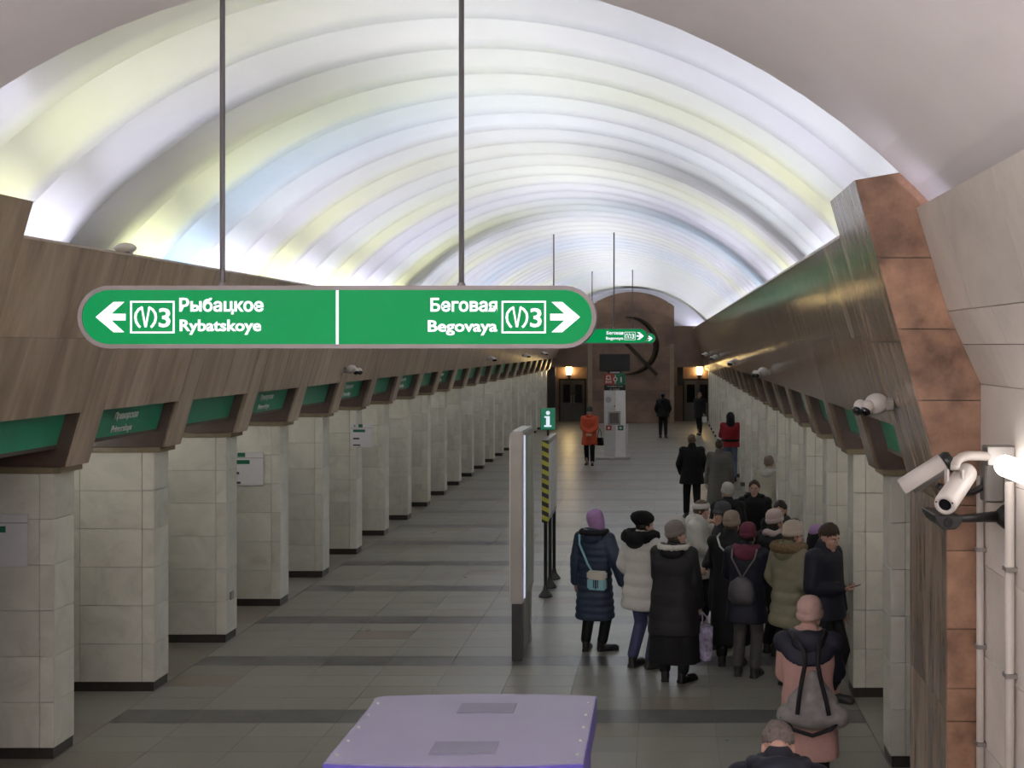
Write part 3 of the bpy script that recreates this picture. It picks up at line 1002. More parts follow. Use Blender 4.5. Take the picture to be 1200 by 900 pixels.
# ---- lavender attendant booth seen from above
YBF, YBB = 4.70, 5.60
def booth():
    xl, xr = pxX(378, YBF), pxX(684, YBF)
    zt = 2.055
    r = empty('attendant_booth', ((xl + xr) / 2, (YBF + YBB) / 2, 0), label='lavender topped metal booth with violet sides at the bottom of the picture', cat='booth')
    hw, hd = (xr - xl) / 2, (YBB - YBF) / 2
    def outline(e, bow):
        p = []
        for i in range(13):
            t = -1 + 2 * i / 12; p.append((t * (hw + e), -hd - e - bow * (1 - t * t)))
        for i in range(13):
            t = 1 - 2 * i / 12; p.append((t * (hw + e), hd + e + bow * (1 - t * t)))
        return p
    obj('body', prism(NB(), outline(-0.03, 0.03), 'z', 0.0, zt - 0.10), MT['violet'], r)
    obj('top_rim', prism(NB(), outline(0, 0.035), 'z', zt - 0.115, zt - 0.006), MT['violet'], r)
    obj('top_panel', prism(NB(), outline(-0.004, 0.034), 'z', zt - 0.0055, zt), MT['lavender'], r)
    for px0, px1, py0, py1 in ((503, 580, 869.5, 884), (536, 602, 824.5, 836)):
        # plates lie on the top: pixel rows turn into depth on the plane of the top
        ya = F * (CAM_Z - zt) / (py1 - 405); yb = F * (CAM_Z - zt) / (py0 - 405)
        a0 = pxX(px0 - 1, ya) - r.location.x; a1 = pxX(px1 - 1, ya) - r.location.x
        b = NB(); box(b, a0, a1, ya - r.location.y, yb - r.location.y, zt, zt + 0.003)
        obj('cover_plate', b, MT['lavender_dark'], r)
    for s in (-1, 1):
        for i in range(5):
            b = NB(); lathe(b, [(0, 0), (0.008, 0), (0.007, 0.004), (0.003, 0.006), (0, 0.006)], 10, Matrix.Translation((s * (hw - 0.03), -hd + 0.09 + i * 0.172, zt)))
            obj('bolt', b, MT['steel'], r)
    # door with window on the hall side, handle and feet
    b = NB(); box(b, -hw * 0.7, hw * 0.7, hd + 0.0, hd + 0.022, 0.08, zt - 0.2)
    d = obj('door', bevel(b, 0.006), MT['violet'], r)
    b = NB(); box(b, -hw * 0.5, hw * 0.5, hd + 0.022, hd + 0.028, 1.0, 1.7); obj('door_window', b, MT['glassdark'], d)
    b = NB(); box(b, hw * 0.54, hw * 0.60, hd + 0.022, hd + 0.06, 0.92, 1.06); obj('handle', bevel(b, 0.005), MT['steel'], d)
    b = NB(); box(b, hw - 0.031, hw - 0.02, -hd + 0.12, hd - 0.12, 0.12, zt - 0.22); obj('side_panel', b, MT['violet'], r)
    return r
MT['violet'] = plain('violet_blue_paint', (0.075, 0.06, 0.30), 0.35, var=0.06, scale=3)
MT['lavender'] = plain('lavender_paint', (0.20, 0.18, 0.265), 0.45, var=0.05, scale=2.5)
MT['lavender_dark'] = plain('darker_lavender_label', (0.14, 0.125, 0.185), 0.5, var=0.06, scale=20)
booth()

# ---- tall lit information board standing edge-on in the middle of the hall
def light_board():
    y0, y1 = 14.26, 15.30
    xc = -1.715
    r = empty('information_board', (xc, (y0 + y1) / 2, 0), label='tall grey illuminated information board seen edge-on in mid hall', cat='board')
    hd = (y1 - y0) / 2
    b = NB(); box(b, -0.075, 0.075, -hd, hd, 0.66, 2.65); obj('housing', bevel(b, 0.015, 2), MT['metal_grey'], r)
    for s in (-1, 1):
        b = NB(); box(b, *sorted((s * 0.0755, s * 0.083)), -hd + 0.10, hd - 0.07, 0.76, 2.56)
        f = obj('poster', b, MT['poster'], r)
        b = NB(); box(b, *sorted((s * 0.0755, s * 0.090)), -hd + 0.035, -hd + 0.10, 0.72, 2.60)
        obj('light_strip', b, MT['cool_strip'] if s > 0 else MT['steel'], r)
        b = NB(); box(b, *sorted((s * 0.0755, s * 0.090)), hd - 0.07, hd - 0.03, 0.72, 2.60); obj('trim_strip', b, MT['steel'], r)
    for yy in (-hd + 0.09, hd - 0.09):
        b = NB(); box(b, -0.06, 0.06, yy - 0.085, yy + 0.085, 0.0, 0.66); obj('foot', b, MT['blackmetal'] if yy < 0 else MT['metal_grey'], r)
    b = NB(); box(b, -0.045, 0.045, -hd + 0.18, hd - 0.18, 0.05, 0.66); obj('base_plate', b, MT['metal_grey'], r)
MT['poster'] = plain('pale_poster', (0.42, 0.42, 0.33), 0.35, var=0.3, scale=3, col2=(0.30, 0.36, 0.30))
MT['cool_strip'] = emit('cool_light_strip', (0.62, 0.72, 1.0), 0.45)
light_board()

# ---- second board on three posts, hazard striped edge
def post_board():
    y0, y1 = 17.9, 19.35
    xc = -1.74
    r = empty('notice_board', (xc, (y0 + y1) / 2, 0), label='notice board on three black posts with a yellow and black striped edge', cat='board')
    hd = (y1 - y0) / 2
    b = NB(); box(b, -0.035, 0.035, -hd, hd, 1.08, 2.27); obj('panel', bevel(b, 0.006), MT['metal_grey'], r)
    for s in (-1, 1):
        for i in range(3):
            ya = -hd + 0.06 + i * (2 * hd - 0.06) / 3
            b = NB(); box(b, *sorted((s * 0.0355, s * 0.043)), ya, ya + 0.40, 1.16, 2.20); obj('sheet', b, MT['paper'], r)
    # hazard stripes on the near edge: slanted yellow bars on black
    b = NB(); box(b, -0.05, 0.05, -hd - 0.012, -hd - 0.001, 1.08, 2.27)
    hz = obj('hazard_strip', b, MT['black'], r)
    n = 9
    for i in range(n):
        z = 1.09 + i * 1.19 / n
        b = NB(); prism(b, [(-0.05, z + 0.045), (0.05, z - 0.002), (0.05, z + 0.064), (-0.05, z + 0.111)], 'y', -hd - 0.016, -hd - 0.0121)
        obj('yellow_bar', b, MT['hazard'], hz)
    for yy in (-hd + 0.04, 0.0, hd - 0.04):
        b = NB(); tube(b, [(0, yy, 0.01), (0, yy, 1.10)], 0.028, 10)
        p = obj('post', b, MT['blackmetal'], r)
        b = NB(); lathe(b, [(0, 0), (0.10, 0), (0.10, 0.02), (0.04, 0.10), (0.03, 0.16), (0, 0.16)], 14, Matrix.Translation((0, yy, 0))); obj('post_foot', b, MT['blackmetal'], p)
    return r
MT['hazard'] = plain('hazard_yellow', (0.42, 0.40, 0.03), 0.5, var=0.08)
post_board()
def info_sign():
    y = 18.62
    x = pxX(642, y)
    r = empty('information_sign', (x, y, 0), label='small green sign with a white letter i on a thin pole above the notice board', cat='sign')
    b = NB(); tube(b, [(0, 0.03, 2.28), (0, 0.03, 2.42)], 0.016, 8); obj('pole', b, MT['blackmetal'], r)
    z0, z1 = pyZ(504, y), pyZ(478.5, y)
    hw = 0.115
    b = NB(); box(b, -hw, hw, 0.0, 0.05, z0, z1); obj('sign_box', bevel(b, 0.006), MT['sign_green'], r)
    b = NB(); box(b, -hw + 0.008, hw - 0.008, -0.006, -0.0005, z0 + 0.008, z1 - 0.008); obj('sign_face', b, emit('backlit_info_green', (0.0, 0.20, 0.10), 0.30, (0.01, 0.13, 0.07)), r)
    zc = (z0 + z1) / 2; u_ = 0.10
    b = NB()
    flat(b, [(-0.055, zc - 0.115), (0.055, zc - 0.115), (0.055, zc - 0.092), (-0.055, zc - 0.092)], 0.004, -0.0062)
    flat(b, [(-0.024, zc - 0.1), (0.028, zc - 0.1), (0.028, zc + 0.045), (-0.024, zc + 0.045)], 0.0038, -0.0062)
    flat(b, [(-0.05, zc + 0.022), (0.0, zc + 0.022), (0.0, zc + 0.045), (-0.05, zc + 0.045)], 0.0042, -0.0062)
    flat(b, [(0.002 + 0.030 * math.cos(2 * PI * i / 14), zc + 0.095 + 0.030 * math.sin(2 * PI * i / 14)) for i in range(14)], 0.004, -0.0062)
    obj('letter_i', b, emit('backlit_info_white', (0.72, 0.85, 1.0), 0.6), r)
info_sign()

# ---- help terminal column with a wide screen on top
def terminal():
    y = 39.7
    x = pxX(720.3, y)
    r = empty('help_terminal', (x, y + 0.2, 0), label='white help terminal column under a red and green panel in the far hall', cat='terminal')
    hw = 0.34
    b = NB(); box(b, -0.62, 0.5, -0.32, 0.35, 0.0, 0.07); obj('base', bevel(b, 0.015), MT['metal_grey'], r)
    b = NB(); box(b, -hw, 0.02, -0.2, 0.2, 0.07, 2.20); obj('left_body', bevel(b, 0.012), MT['paper_shade'], r)
    b = NB(); box(b, 0.023, hw, -0.2, 0.2, 0.07, 2.20); obj('right_body', bevel(b, 0.012), MT['white'], r)
    b = NB(); box(b, -0.22, 0.19, -0.225, -0.19, 1.10, 1.54); s = obj('touch_screen', bevel(b, 0.01), MT['metal_grey'], r)
    b = NB(); box(b, -0.16, 0.14, -0.23, -0.2255, 1.15, 1.48); obj('screen_glass', b, MT['glassdark'], s)
    b = NB(); lathe(b, [(0, 0), (0.10, 0), (0.10, 0.012), (0, 0.012)], 20, M_dir((-0.20, -0.2, 1.90), (0, -1, 0))); obj('speaker_grille', b, MT['metal_grey'], r)
    b = NB(); lathe(b, [(0, 0), (0.022, 0), (0.018, 0.012), (0, 0.014)], 12, M_dir((0.0, -0.2, 1.70), (0, -1, 0))); obj('camera_lens', b, MT['glassdark'], r)
    for a, m in ((-0.28, MT['sign_red']), (0.10, MT['sign_green'])):
        b = NB(); box(b, a, a + 0.18, -0.212, -0.2005, 0.92, 1.08); q = obj('call_button_plate', bevel(b, 0.004), m, r)
        b = NB(); lathe(b, [(0, 0), (0.04, 0), (0.03, 0.02), (0, 0.022)], 14, M_dir((a + 0.09, -0.2125, 1.0), (0, -1, 0))); obj('call_button', b, MT['white'], q)
    b = NB(); box(b, 0.342, 0.42, -0.12, 0.12, 0.45, 1.10); obj('leaflet_holder', bevel(b, 0.01), MT['steel'], r)
    # lettered header, coloured panel
    b = NB(); box(b, -hw, hw, -0.16, 0.16, 2.20, 2.38); h = obj('header', b, MT['black'], r)
    for t, z, w, xo in (('экстренный', 2.315, 0.33, -0.09), ('вызов', 2.315, 0.16, 0.18), ('информация', 2.225, 0.32, 0.0)):
        b = text_mesh(t, w, 0.045, 0.0, 0.003); bmesh.ops.translate(b, vec=(-w / 2 + xo, -0.1605, z), verts=b.verts[:]); obj('header_lettering', b, MT['letter'], h)
    b = NB(); box(b, -hw, 0.02, -0.16, 0.16, 2.38, 2.74); pr = obj('red_panel', b, MT['sign_red'], r)
    b = NB(); box(b, 0.02, hw, -0.16, 0.16, 2.38, 2.74); pg = obj('green_panel', b, MT['sign_green'], r)
    b = text_mesh('SOS', 0.20, 0.08, 0.02, 0.003); bmesh.ops.translate(b, vec=(-0.30, -0.1605, 2.44), verts=b.verts[:]); obj('sos_lettering', b, MT['letter'], pr)
    b = NB(); stroke(b, [(-0.27, 2.56), (-0.25, 2.67), (-0.15, 2.67), (-0.13, 2.56)], 0.025, 0.003, True); o = obj('bell_mark', b, MT['letter'], pr); o.location.y = -0.1605
    b = NB(); stroke(b, [(0.02 + 0.055 * math.cos(2 * PI * i / 16), 2.56 + 0.055 * math.sin(2 * PI * i / 16)) for i in range(16)], 0.025, 0.003, True)
    stroke(b, [(0.02, 2.62), (0.02, 2.70)], 0.025, 0.003); stroke(b, [(0.02, 2.50), (0.02, 2.42)], 0.025, 0.003)
    o = obj('centre_mark', b, MT['letter'], pr); o.location.y = -0.161
    b = text_mesh('i', 0.05, 0.19, 0.03, 0.003); bmesh.ops.translate(b, vec=(0.18, -0.1605, 2.46), verts=b.verts[:]); obj('letter_i', b, MT['letter'], pg)
    b = NB(); box(b, -0.22, 0.2, -0.05, 0.05, 2.74, 2.82); obj('screen_bracket', b, MT['black'], r)
    b = NB(); box(b, -0.16, 0.16, -0.075, -0.051, 2.755, 2.80); obj('status_bar', b, MT['letter'], r)
    return r
MT['paper_shade'] = plain('pale_grey_paint', (0.50, 0.49, 0.48), 0.45, var=0.04)
terminal()
y = 39.6
b = empty('display_screen', (pxX(720, y), y + 0.2, 0), label='black rectangular display screen mounted above the help terminal', cat='screen')
q = NB(); box(q, -0.49, 0.49, -0.05, 0.05, 2.82, 3.37); obj('screen_housing', bevel(q, 0.01), MT['black'], b)
q = NB(); box(q, -0.465, 0.465, -0.056, -0.0505, 2.845, 3.345); obj('screen_panel', q, MT['black'], b)

# ---- bronze emblem on the end wall: sickle and hammer
def emblem():
    y = 58.0
    r = empty('wall_emblem', (pxX(742, y), y - 0.02, pyZ(405, y)), label='large dark bronze hammer and sickle relief on the arched end wall', cat='emblem')
    # crescent blade
    R = 1.36
    b = NB(); P_o, P_i = [], []
    N = 26
    for i in range(N + 1):
        t = i / N
        a = math.radians(100 - 205 * t)
        w = 0.26 * math.sin(PI * min(1, t * 1.02 + 0.0)) ** 0.8 + 0.02
        P_o.append((R * math.cos(a) - 0.14, R * math.sin(a)))
        P_i.append(((R - w) * math.cos(a) - 0.14, (R - w) * math.sin(a)))
    vo = [b.verts.new((p[0], 0, p[1])) for p in P_o]; vi = [b.verts.new((p[0], 0, p[1])) for p in P_i]
    vm = [b.verts.new(((p[0] + q2[0]) / 2, -0.11, (p[1] + q2[1]) / 2)) for p, q2 in zip(P_o, P_i)]
    for i in range(N):
        b.faces.new((vo[i], vo[i + 1], vm[i + 1], vm[i])); b.faces.new((vm[i], vm[i + 1], vi[i + 1], vi[i])); b.faces.new((vi[i], vi[i + 1], vo[i + 1], vo[i]))
    obj('sickle_blade', fixn(b), MT['bronze'], r)
    b = NB(); tube(b, [(-0.50, -0.05, -1.33), (-1.3, -0.05, -1.62)], 0.075, 10, 0.1); obj('sickle_handle', b, MT['bronze'], r)
    b = NB(); stroke(b, [(-0.70, 0.49), (1.12, -1.38)], 0.17, 0.10); obj('hammer_handle', b, MT['bronze'], r)
    b = NB(); stroke(b, [(-1.05, 0.22), (-0.50, 0.70)], 0.32, 0.13); obj('hammer_head', b, MT['bronze'], r)
    return r
emblem()

# ---- wall sconces and doors in the end niches
def sconce(px, label):
    y = 59.68
    r = empty('wall_sconce', (pxX(px, y), y, pyZ(434, y)), label=label, cat='lamp', group='wall sconces in the end niches')
    b = NB(); lathe(b, [(0, 0), (0.06, 0), (0.10, 0.04), (0.12, 0.10), (0, 0.10)], 16, Matrix.Translation((0, -0.16, -0.30))); obj('cup', b, MT['bronze'], r)
    b = NB(); lathe(b, [(0, 0), (0.11, 0), (0.13, 0.10), (0.14, 0.36), (0.12, 0.46), (0, 0.48)], 16, Matrix.Translation((0, -0.16, -0.20))); obj('lamp_shade', b, SCONCE, r, True)
    b = NB(); box(b, -0.05, 0.05, -0.06, 0.0, -0.45, -0.05); tube(b, [(0, -0.03, -0.33), (0, -0.16, -0.27)], 0.02, 8); obj('wall_arm', b, MT['bronze'], r)
SCONCE = emit('warm_sconce', (1.0, 0.72, 0.30), 26.0)
sconce(667, 'warm glowing wall sconce in the left end niche')
sconce(819.5, 'warm glowing wall sconce in the right end niche')
def niche_door(x0, x1, z1, nm, label):
    y = 59.66
    r = empty(nm, ((x0 + x1) / 2, y, 0), kind='structure')
    hw = (x1 - x0) / 2
    b = NB()
    box(b, -hw, -hw + 0.08, -0.06, 0, 0, z1); box(b, hw - 0.08, hw, -0.06, 0, 0, z1); box(b, -hw, hw, -0.06, 0, z1 - 0.08, z1)
    obj('door_frame', b, MT['bronze'], r)
    for s in (-1, 1):
        b = NB(); box(b, *sorted((s * 0.006, s * (hw - 0.085))), -0.04, -0.005, 0.01, z1 - 0.085)
        l = obj('door_leaf', bevel(b, 0.008), MT['door'], r)
        b = NB(); box(b, *sorted((s * 0.12, s * (hw - 0.2))), -0.05, -0.041, 0.9, z1 - 0.28); obj('door_pane', b, MT['glassdark'], l)
        b = NB(); tube(b, [(s * 0.06, -0.07, 0.85), (s * 0.06, -0.07, 1.25)], 0.015, 8); obj('door_handle', b, MT['steel'], l)
MT['door'] = plain('grey_brown_door', (0.10, 0.095, 0.085), 0.4, var=0.1)
niche_door(pxX(655, 59.66), pxX(687, 59.66), 2.05, 'door_1', '')
niche_door(pxX(800, 59.66), pxX(834, 59.66), 2.05, 'door_2', '')
for n_, (px, pxw) in enumerate(((646.5, 9), (797, 7))):
    yy = 58.6
    bq = NB(); box(bq, pxX(px - pxw / 2, yy), pxX(px + pxw / 2, yy), yy - 0.06, yy + 0.06, (1.75 if n_ else 0.0), 2.62)
    tag(obj('hanging_panel', bevel(bq, 0.01), MT['black']), 'dark panel hanging beside the sconce of the %s end niche' % ('right' if n_ else 'left'), 'panel')

# ---- small surveillance cameras on the cornice
def dome_pair(loc, s, label, big=False, group='small white cameras on the cornices'):
    r = empty('security_camera', loc, label=label, cat='camera', group=group)
    # built for the right cornice (s=1); mirrored for the left
    b = NB(); box(b, *sorted((s * 0.02, s * 0.12)), -0.05, 0.05, -0.05, 0.04); obj('mount', bevel(b, 0.01), MT['metal_grey'], r)
    b = NB(); ellipsoid(b, (0, 0, 0), (0.085, 0.10, 0.075), None, 3); obj('housing', b, MT['camwhite'], r, True)
    for dx, dy, nm in ((-0.075, -0.07, 0), (-0.115, 0.01, 1)):
        b = NB(); ellipsoid(b, (s * dx, dy, -0.02), (0.048, 0.048, 0.05), None, 3); e = obj('eyeball', b, MT['camwhite'], r, True)
        b = NB(); lathe(b, [(0, 0), (0.040, 0), (0.040, 0.02), (0.026, 0.034), (0, 0.036)], 16, M_dir((s * (dx - 0.018), dy - 0.018, -0.042), (-s * 0.4, -0.35, -0.75))); obj('lens', b, MT['glassdark'], e, True)
    return r
MT['camwhite'] = plain('camera_white', (0.60, 0.56, 0.53), 0.4, var=0.04)
def on_cornice(s, px, py):
    """point of the cornice face that shows at a photograph pixel"""
    # |X| = hall half width at that height -> solve for depth
    lo, hi = 8.0, 58.0
    for _ in range(60):
        m = (lo + hi) / 2
        z = pyZ(py, m); x = pxX(px, m)
        d = s * (x - CX) - hx_face(z)
        if d > 0: hi = m
        else: lo = m
    m = (lo + hi) / 2
    return (pxX(px, m), m, pyZ(py, m))
def cam_at(s, px, py, label, off=0.12):
    x, y, z = on_cornice(s, px, py)
    z = max(z, 3.16)
    return dome_pair((side_x(s, hx_face(z)) - s * off, y, z), s, label)
cam_at(1, 1047, 473, 'nearest double-eyed white camera on the right cornice above the last opening')
cam_at(1, 903, 436, 'second white camera from the front along the right cornice')
cam_at(1, 868, 424, 'third white camera from the front along the right cornice')
cam_at(1, 843, 418.5, 'fourth white camera from the front along the right cornice')
cam_at(1, 831, 415, 'farthest white camera along the right cornice')
cam_at(-1, 403, 433, 'nearest white camera on the left cornice, below the large sign')
cam_at(-1, 570, 420, 'second white camera from the front along the left cornice')
cam_at(-1, 612, 416.5, 'third white camera from the front along the left cornice')
cam_at(-1, 634, 414, 'farthest white camera along the left cornice')
# floodlight lying on the coping
yq = 10.95
b = empty('floodlight', (side_x(-1, 3.06), yq, ZT + 0.012), label='small white floodlight on top of the left cornice beside the large sign', cat='lamp')
q = NB(); ellipsoid(q, (0, 0, 0.05), (0.10, 0.07, 0.05), None, 2); obj('housing', q, MT['camwhite'], b, True)
q = NB(); box(q, -0.05, 0.05, -0.04, 0.04, 0, 0.02); obj('bracket', q, MT['metal_grey'], b)

# ---- the two big cameras on the right wall by the portal
def Pw(px, py, y): return Vector((pxX(px, y), y, pyZ(py, y)))
def housing_cam(front, back, rad, label, hood):
    d = (back - front)
    Ln = d.length
    r = empty('security_camera', tuple(back), label=label, cat='camera')
    M = M_dir(front - back, d)
    b = NB(); lathe(b, [(0, 0.012), (rad * 0.55, 0.012), (rad * 0.60, 0.0), (rad * 0.93, 0.0), (rad, 0.02), (rad, Ln - 0.03), (rad * 0.9, Ln), (0, Ln)], 28, M)
    obj('housing', b, MT['camwhite'], r, True)
    b = NB(); lathe(b, [(0, 0), (rad * 0.55, 0.0), (rad * 0.55, 0.01), (0, 0.01)], 24, M @ Matrix.Translation((0, 0, 0.004))); obj('lens', b, MT['glassdark'], r)
    for a in (0.35, 2.8):
        b = NB(); lathe(b, [(0, 0), (0.006, 0), (0.005, -0.004), (0, -0.005)], 8, M @ Matrix.Translation((rad * 0.78 * math.cos(a), rad * 0.78 * math.sin(a), 0))); obj('screw', b, MT['ink'], r)
    return r, M, Ln
YC = 6.9
# front camera: lens towards the viewer, hanging from a curved pipe
fr = Pw(1107, 592, YC - 0.12); bk = Pw(1133.5, 553, YC + 0.20)
r, M, Ln = housing_cam(fr, bk, 0.063, 'white cylindrical security camera facing the viewer under the curved pipe', False)
O = Vector(r.location)
b = NB(); ptsb = [Pw(1117, 567, YC + 0.02) - O, Pw(1118, 559, YC + 0.05) - O]
for s2 in (-1, 1):
    box(b, ptsb[1].x + s2 * 0.042 - 0.006, ptsb[1].x + s2 * 0.042 + 0.006, ptsb[1].y - 0.04, ptsb[1].y + 0.03, ptsb[1].z - 0.04, ptsb[1].z + 0.045)
box(b, ptsb[1].x - 0.042, ptsb[1].x + 0.042, ptsb[1].y - 0.035, ptsb[1].y + 0.025, ptsb[1].z - 0.045, ptsb[1].z - 0.035)
obj('yoke', b, MT['camwhite'], r)
b = NB(); p0 = Pw(1121, 548, YC + 0.05) - O
ctl = [Pw(1119, 551, YC + 0.05), Pw(1119.5, 545, YC + 0.06), Pw(1122, 539.5, YC + 0.08), Pw(1127, 536, YC + 0.10), Pw(1134, 534, YC + 0.13), Pw(1150, 534.2, YC + 0.2), Pw(1166, 535, YC + 0.27)]
tube(b, [c - O for c in ctl], 0.027, 14); obj('curved_pipe', b, MT['beige_pipe'], r, True)
b = NB(); wb = Pw(1160, 535, YC + 0.27) - O
box(b, wb.x - 0.03, side_x(1, 3.73) - O.x, wb.y - 0.06, wb.y + 0.06, wb.z - 0.05, wb.z + 0.065); obj('junction_box', bevel(b, 0.006), MT['metal_grey'], r)
# rear camera: pointing away to the left, dark back end near the wall
fr2 = Pw(1067, 569, YC + 0.42); bk2 = Pw(1113, 540, YC + 0.40)
r2, M2, Ln2 = housing_cam(fr2, bk2, 0.058, 'grey white security camera pointing left into the hall behind the front camera', True)
O2 = Vector(r2.location)
b = NB(); lathe(b, [(0, 0), (0.064, 0), (0.066, 0.03), (0.05, 0.055), (0, 0.06)], 24, M2 @ Matrix.Translation((0, 0, Ln2 - 0.035))); obj('rear_cap', b, MT['black'], r2, True)
r2.children[0].data.materials.clear(); r2.children[0].data.materials.append(MT['metal_grey'])
b = NB(); lathe(b, [(0, -0.004), (0.052, -0.004), (0.052, 0.0), (0, 0.0)], 20, M2); obj('front_glass', b, MT['glassdark'], r2)
b = NB()
lathe(b, [(0.066, -0.05), (0.066, Ln2 - 0.04), (0.070, Ln2 - 0.04), (0.070, -0.05)], 24, M2)
# keep only the upper half of the sun hood
bmesh.ops.bisect_plane(b, geom=b.verts[:] + b.edges[:] + b.faces[:], plane_co=(M2 @ Vector((0, 0, 0.1)) - Vector((0, 0, 0.02))), plane_no=-(Vector((0, 0, 1)) - (M2.to_3x3() @ Vector((0, 0, 1))) * (M2.to_3x3() @ Vector((0, 0, 1))).z), clear_outer=True)
obj('sun_hood', b, MT['camwhite'], r2, True)
b = NB(); a0 = Pw(1100, 570, YC + 0.38) - O2; tube(b, [a0, Pw(1120, 577, YC + 0.45) - O2, Pw(1140, 577, YC + 0.5) - O2, Pw(1152, 570, YC + 0.5) - O2, Pw(1156, 556, YC + 0.5) - O2], 0.022, 10)
obj('support_arm', b, MT['blackmetal'], r2, True)
b = NB(); a1 = Pw(1157, 560, YC + 0.5) - O2; box(b, a1.x - 0.03, side_x(1, 3.73) - O2.x, a1.y - 0.07, a1.y + 0.07, a1.z - 0.14, a1.z + 0.10); obj('wall_plate', bevel(b, 0.01), MT['metal_grey'], r2)
# third, black camera below the front one, on a tapered bracket
y3 = YC + 0.12
c3 = Pw(1109, 611, y3)
r3 = empty('security_camera', tuple(c3), label='black hooded camera on a tapered black wall bracket, lowest of the three', cat='camera')
b = NB()
prism(b, [(-0.083, 0.045), (0.085, 0.03), (0.075, -0.005), (0.045, -0.038), (-0.025, -0.042), (-0.06, -0.012)], 'y', -0.05, 0.30)
obj('housing', bevel(b, 0.006), MT['black'], r3)
b = NB(); lathe(b, [(0, 0), (0.028, 0), (0.024, 0.012), (0, 0.014)], 18, M_dir((0, -0.05, 0), (0, -1, 0))); obj('lens', b, MT['glassdark'], r3)
b = NB(); wx = side_x(1, 3.73) - c3.x; tube(b, [(0.08, 0.10, 0.0), (wx - 0.06, 0.28, -0.012)], 0.020, 12, 0.034); obj('bracket_arm', b, MT['blackmetal'], r3, True)
b = NB(); lathe(b, [(0, 0), (0.075, 0), (0.07, 0.02), (0.04, 0.055), (0, 0.065)], 20, M_dir((wx, 0.28, -0.012), (-1, 0, 0))); obj('wall_flange', b, MT['blackmetal'], r3, True)

# ---- cable conduits down the right wall
def conduit(px, y, r_, z1, label):
    x = side_x(1, 3.73) - r_ - 0.008
    r = empty('cable_conduit', (x, y, 0), label=label, cat='conduit')
    b = NB(); tube(b, [(0, 0, 0.0), (0, 0, z1)], r_, 12); obj('pipe', b, MT['beige_pipe'], r, True)
    for z in (0.5, 1.14, 1.75, 2.36):
        if z > z1: continue
        b = NB(); box(b, -r_ - 0.004, r_ + 0.008, -r_ - 0.012, r_ + 0.012, z - 0.012, z + 0.012); obj('clip', b, MT['metal_grey'], r)
conduit(1152, 7.78, 0.024, 2.82, 'pale cable conduit running down the wall right beside the red granite edge')
conduit(1181, 7.10, 0.028, 2.86, 'pale cable conduit below the glowing tube lamp, further from the granite')
# ================================================================== PEOPLE
JOBS = []
def sculpt(name, bm, mat, parent, voxel, ratio=0.4, smooth=3, disp=0.0, seed=0):
    """blobs fused into one continuous surface (voxel remesh, smoothed, thinned)"""
    o = obj(name, bm, mat, parent)
    m = o.modifiers.new('fuse', 'REMESH'); m.mode = 'VOXEL'; m.voxel_size = voxel; m.use_smooth_shade = True
    if smooth:
        m = o.modifiers.new('smooth', 'SMOOTH'); m.iterations = smooth; m.factor = 0.5
    if disp:
        tx = bpy.data.textures.new('fur', 'CLOUDS'); tx.noise_scale = 0.022; tx.noise_depth = 2
        m = o.modifiers.new('fur', 'DISPLACE'); m.texture = tx; m.strength = disp; m.mid_level = 0.4
    if ratio < 1:
        m = o.modifiers.new('thin', 'DECIMATE'); m.ratio = ratio
    JOBS.append(o)
    return o

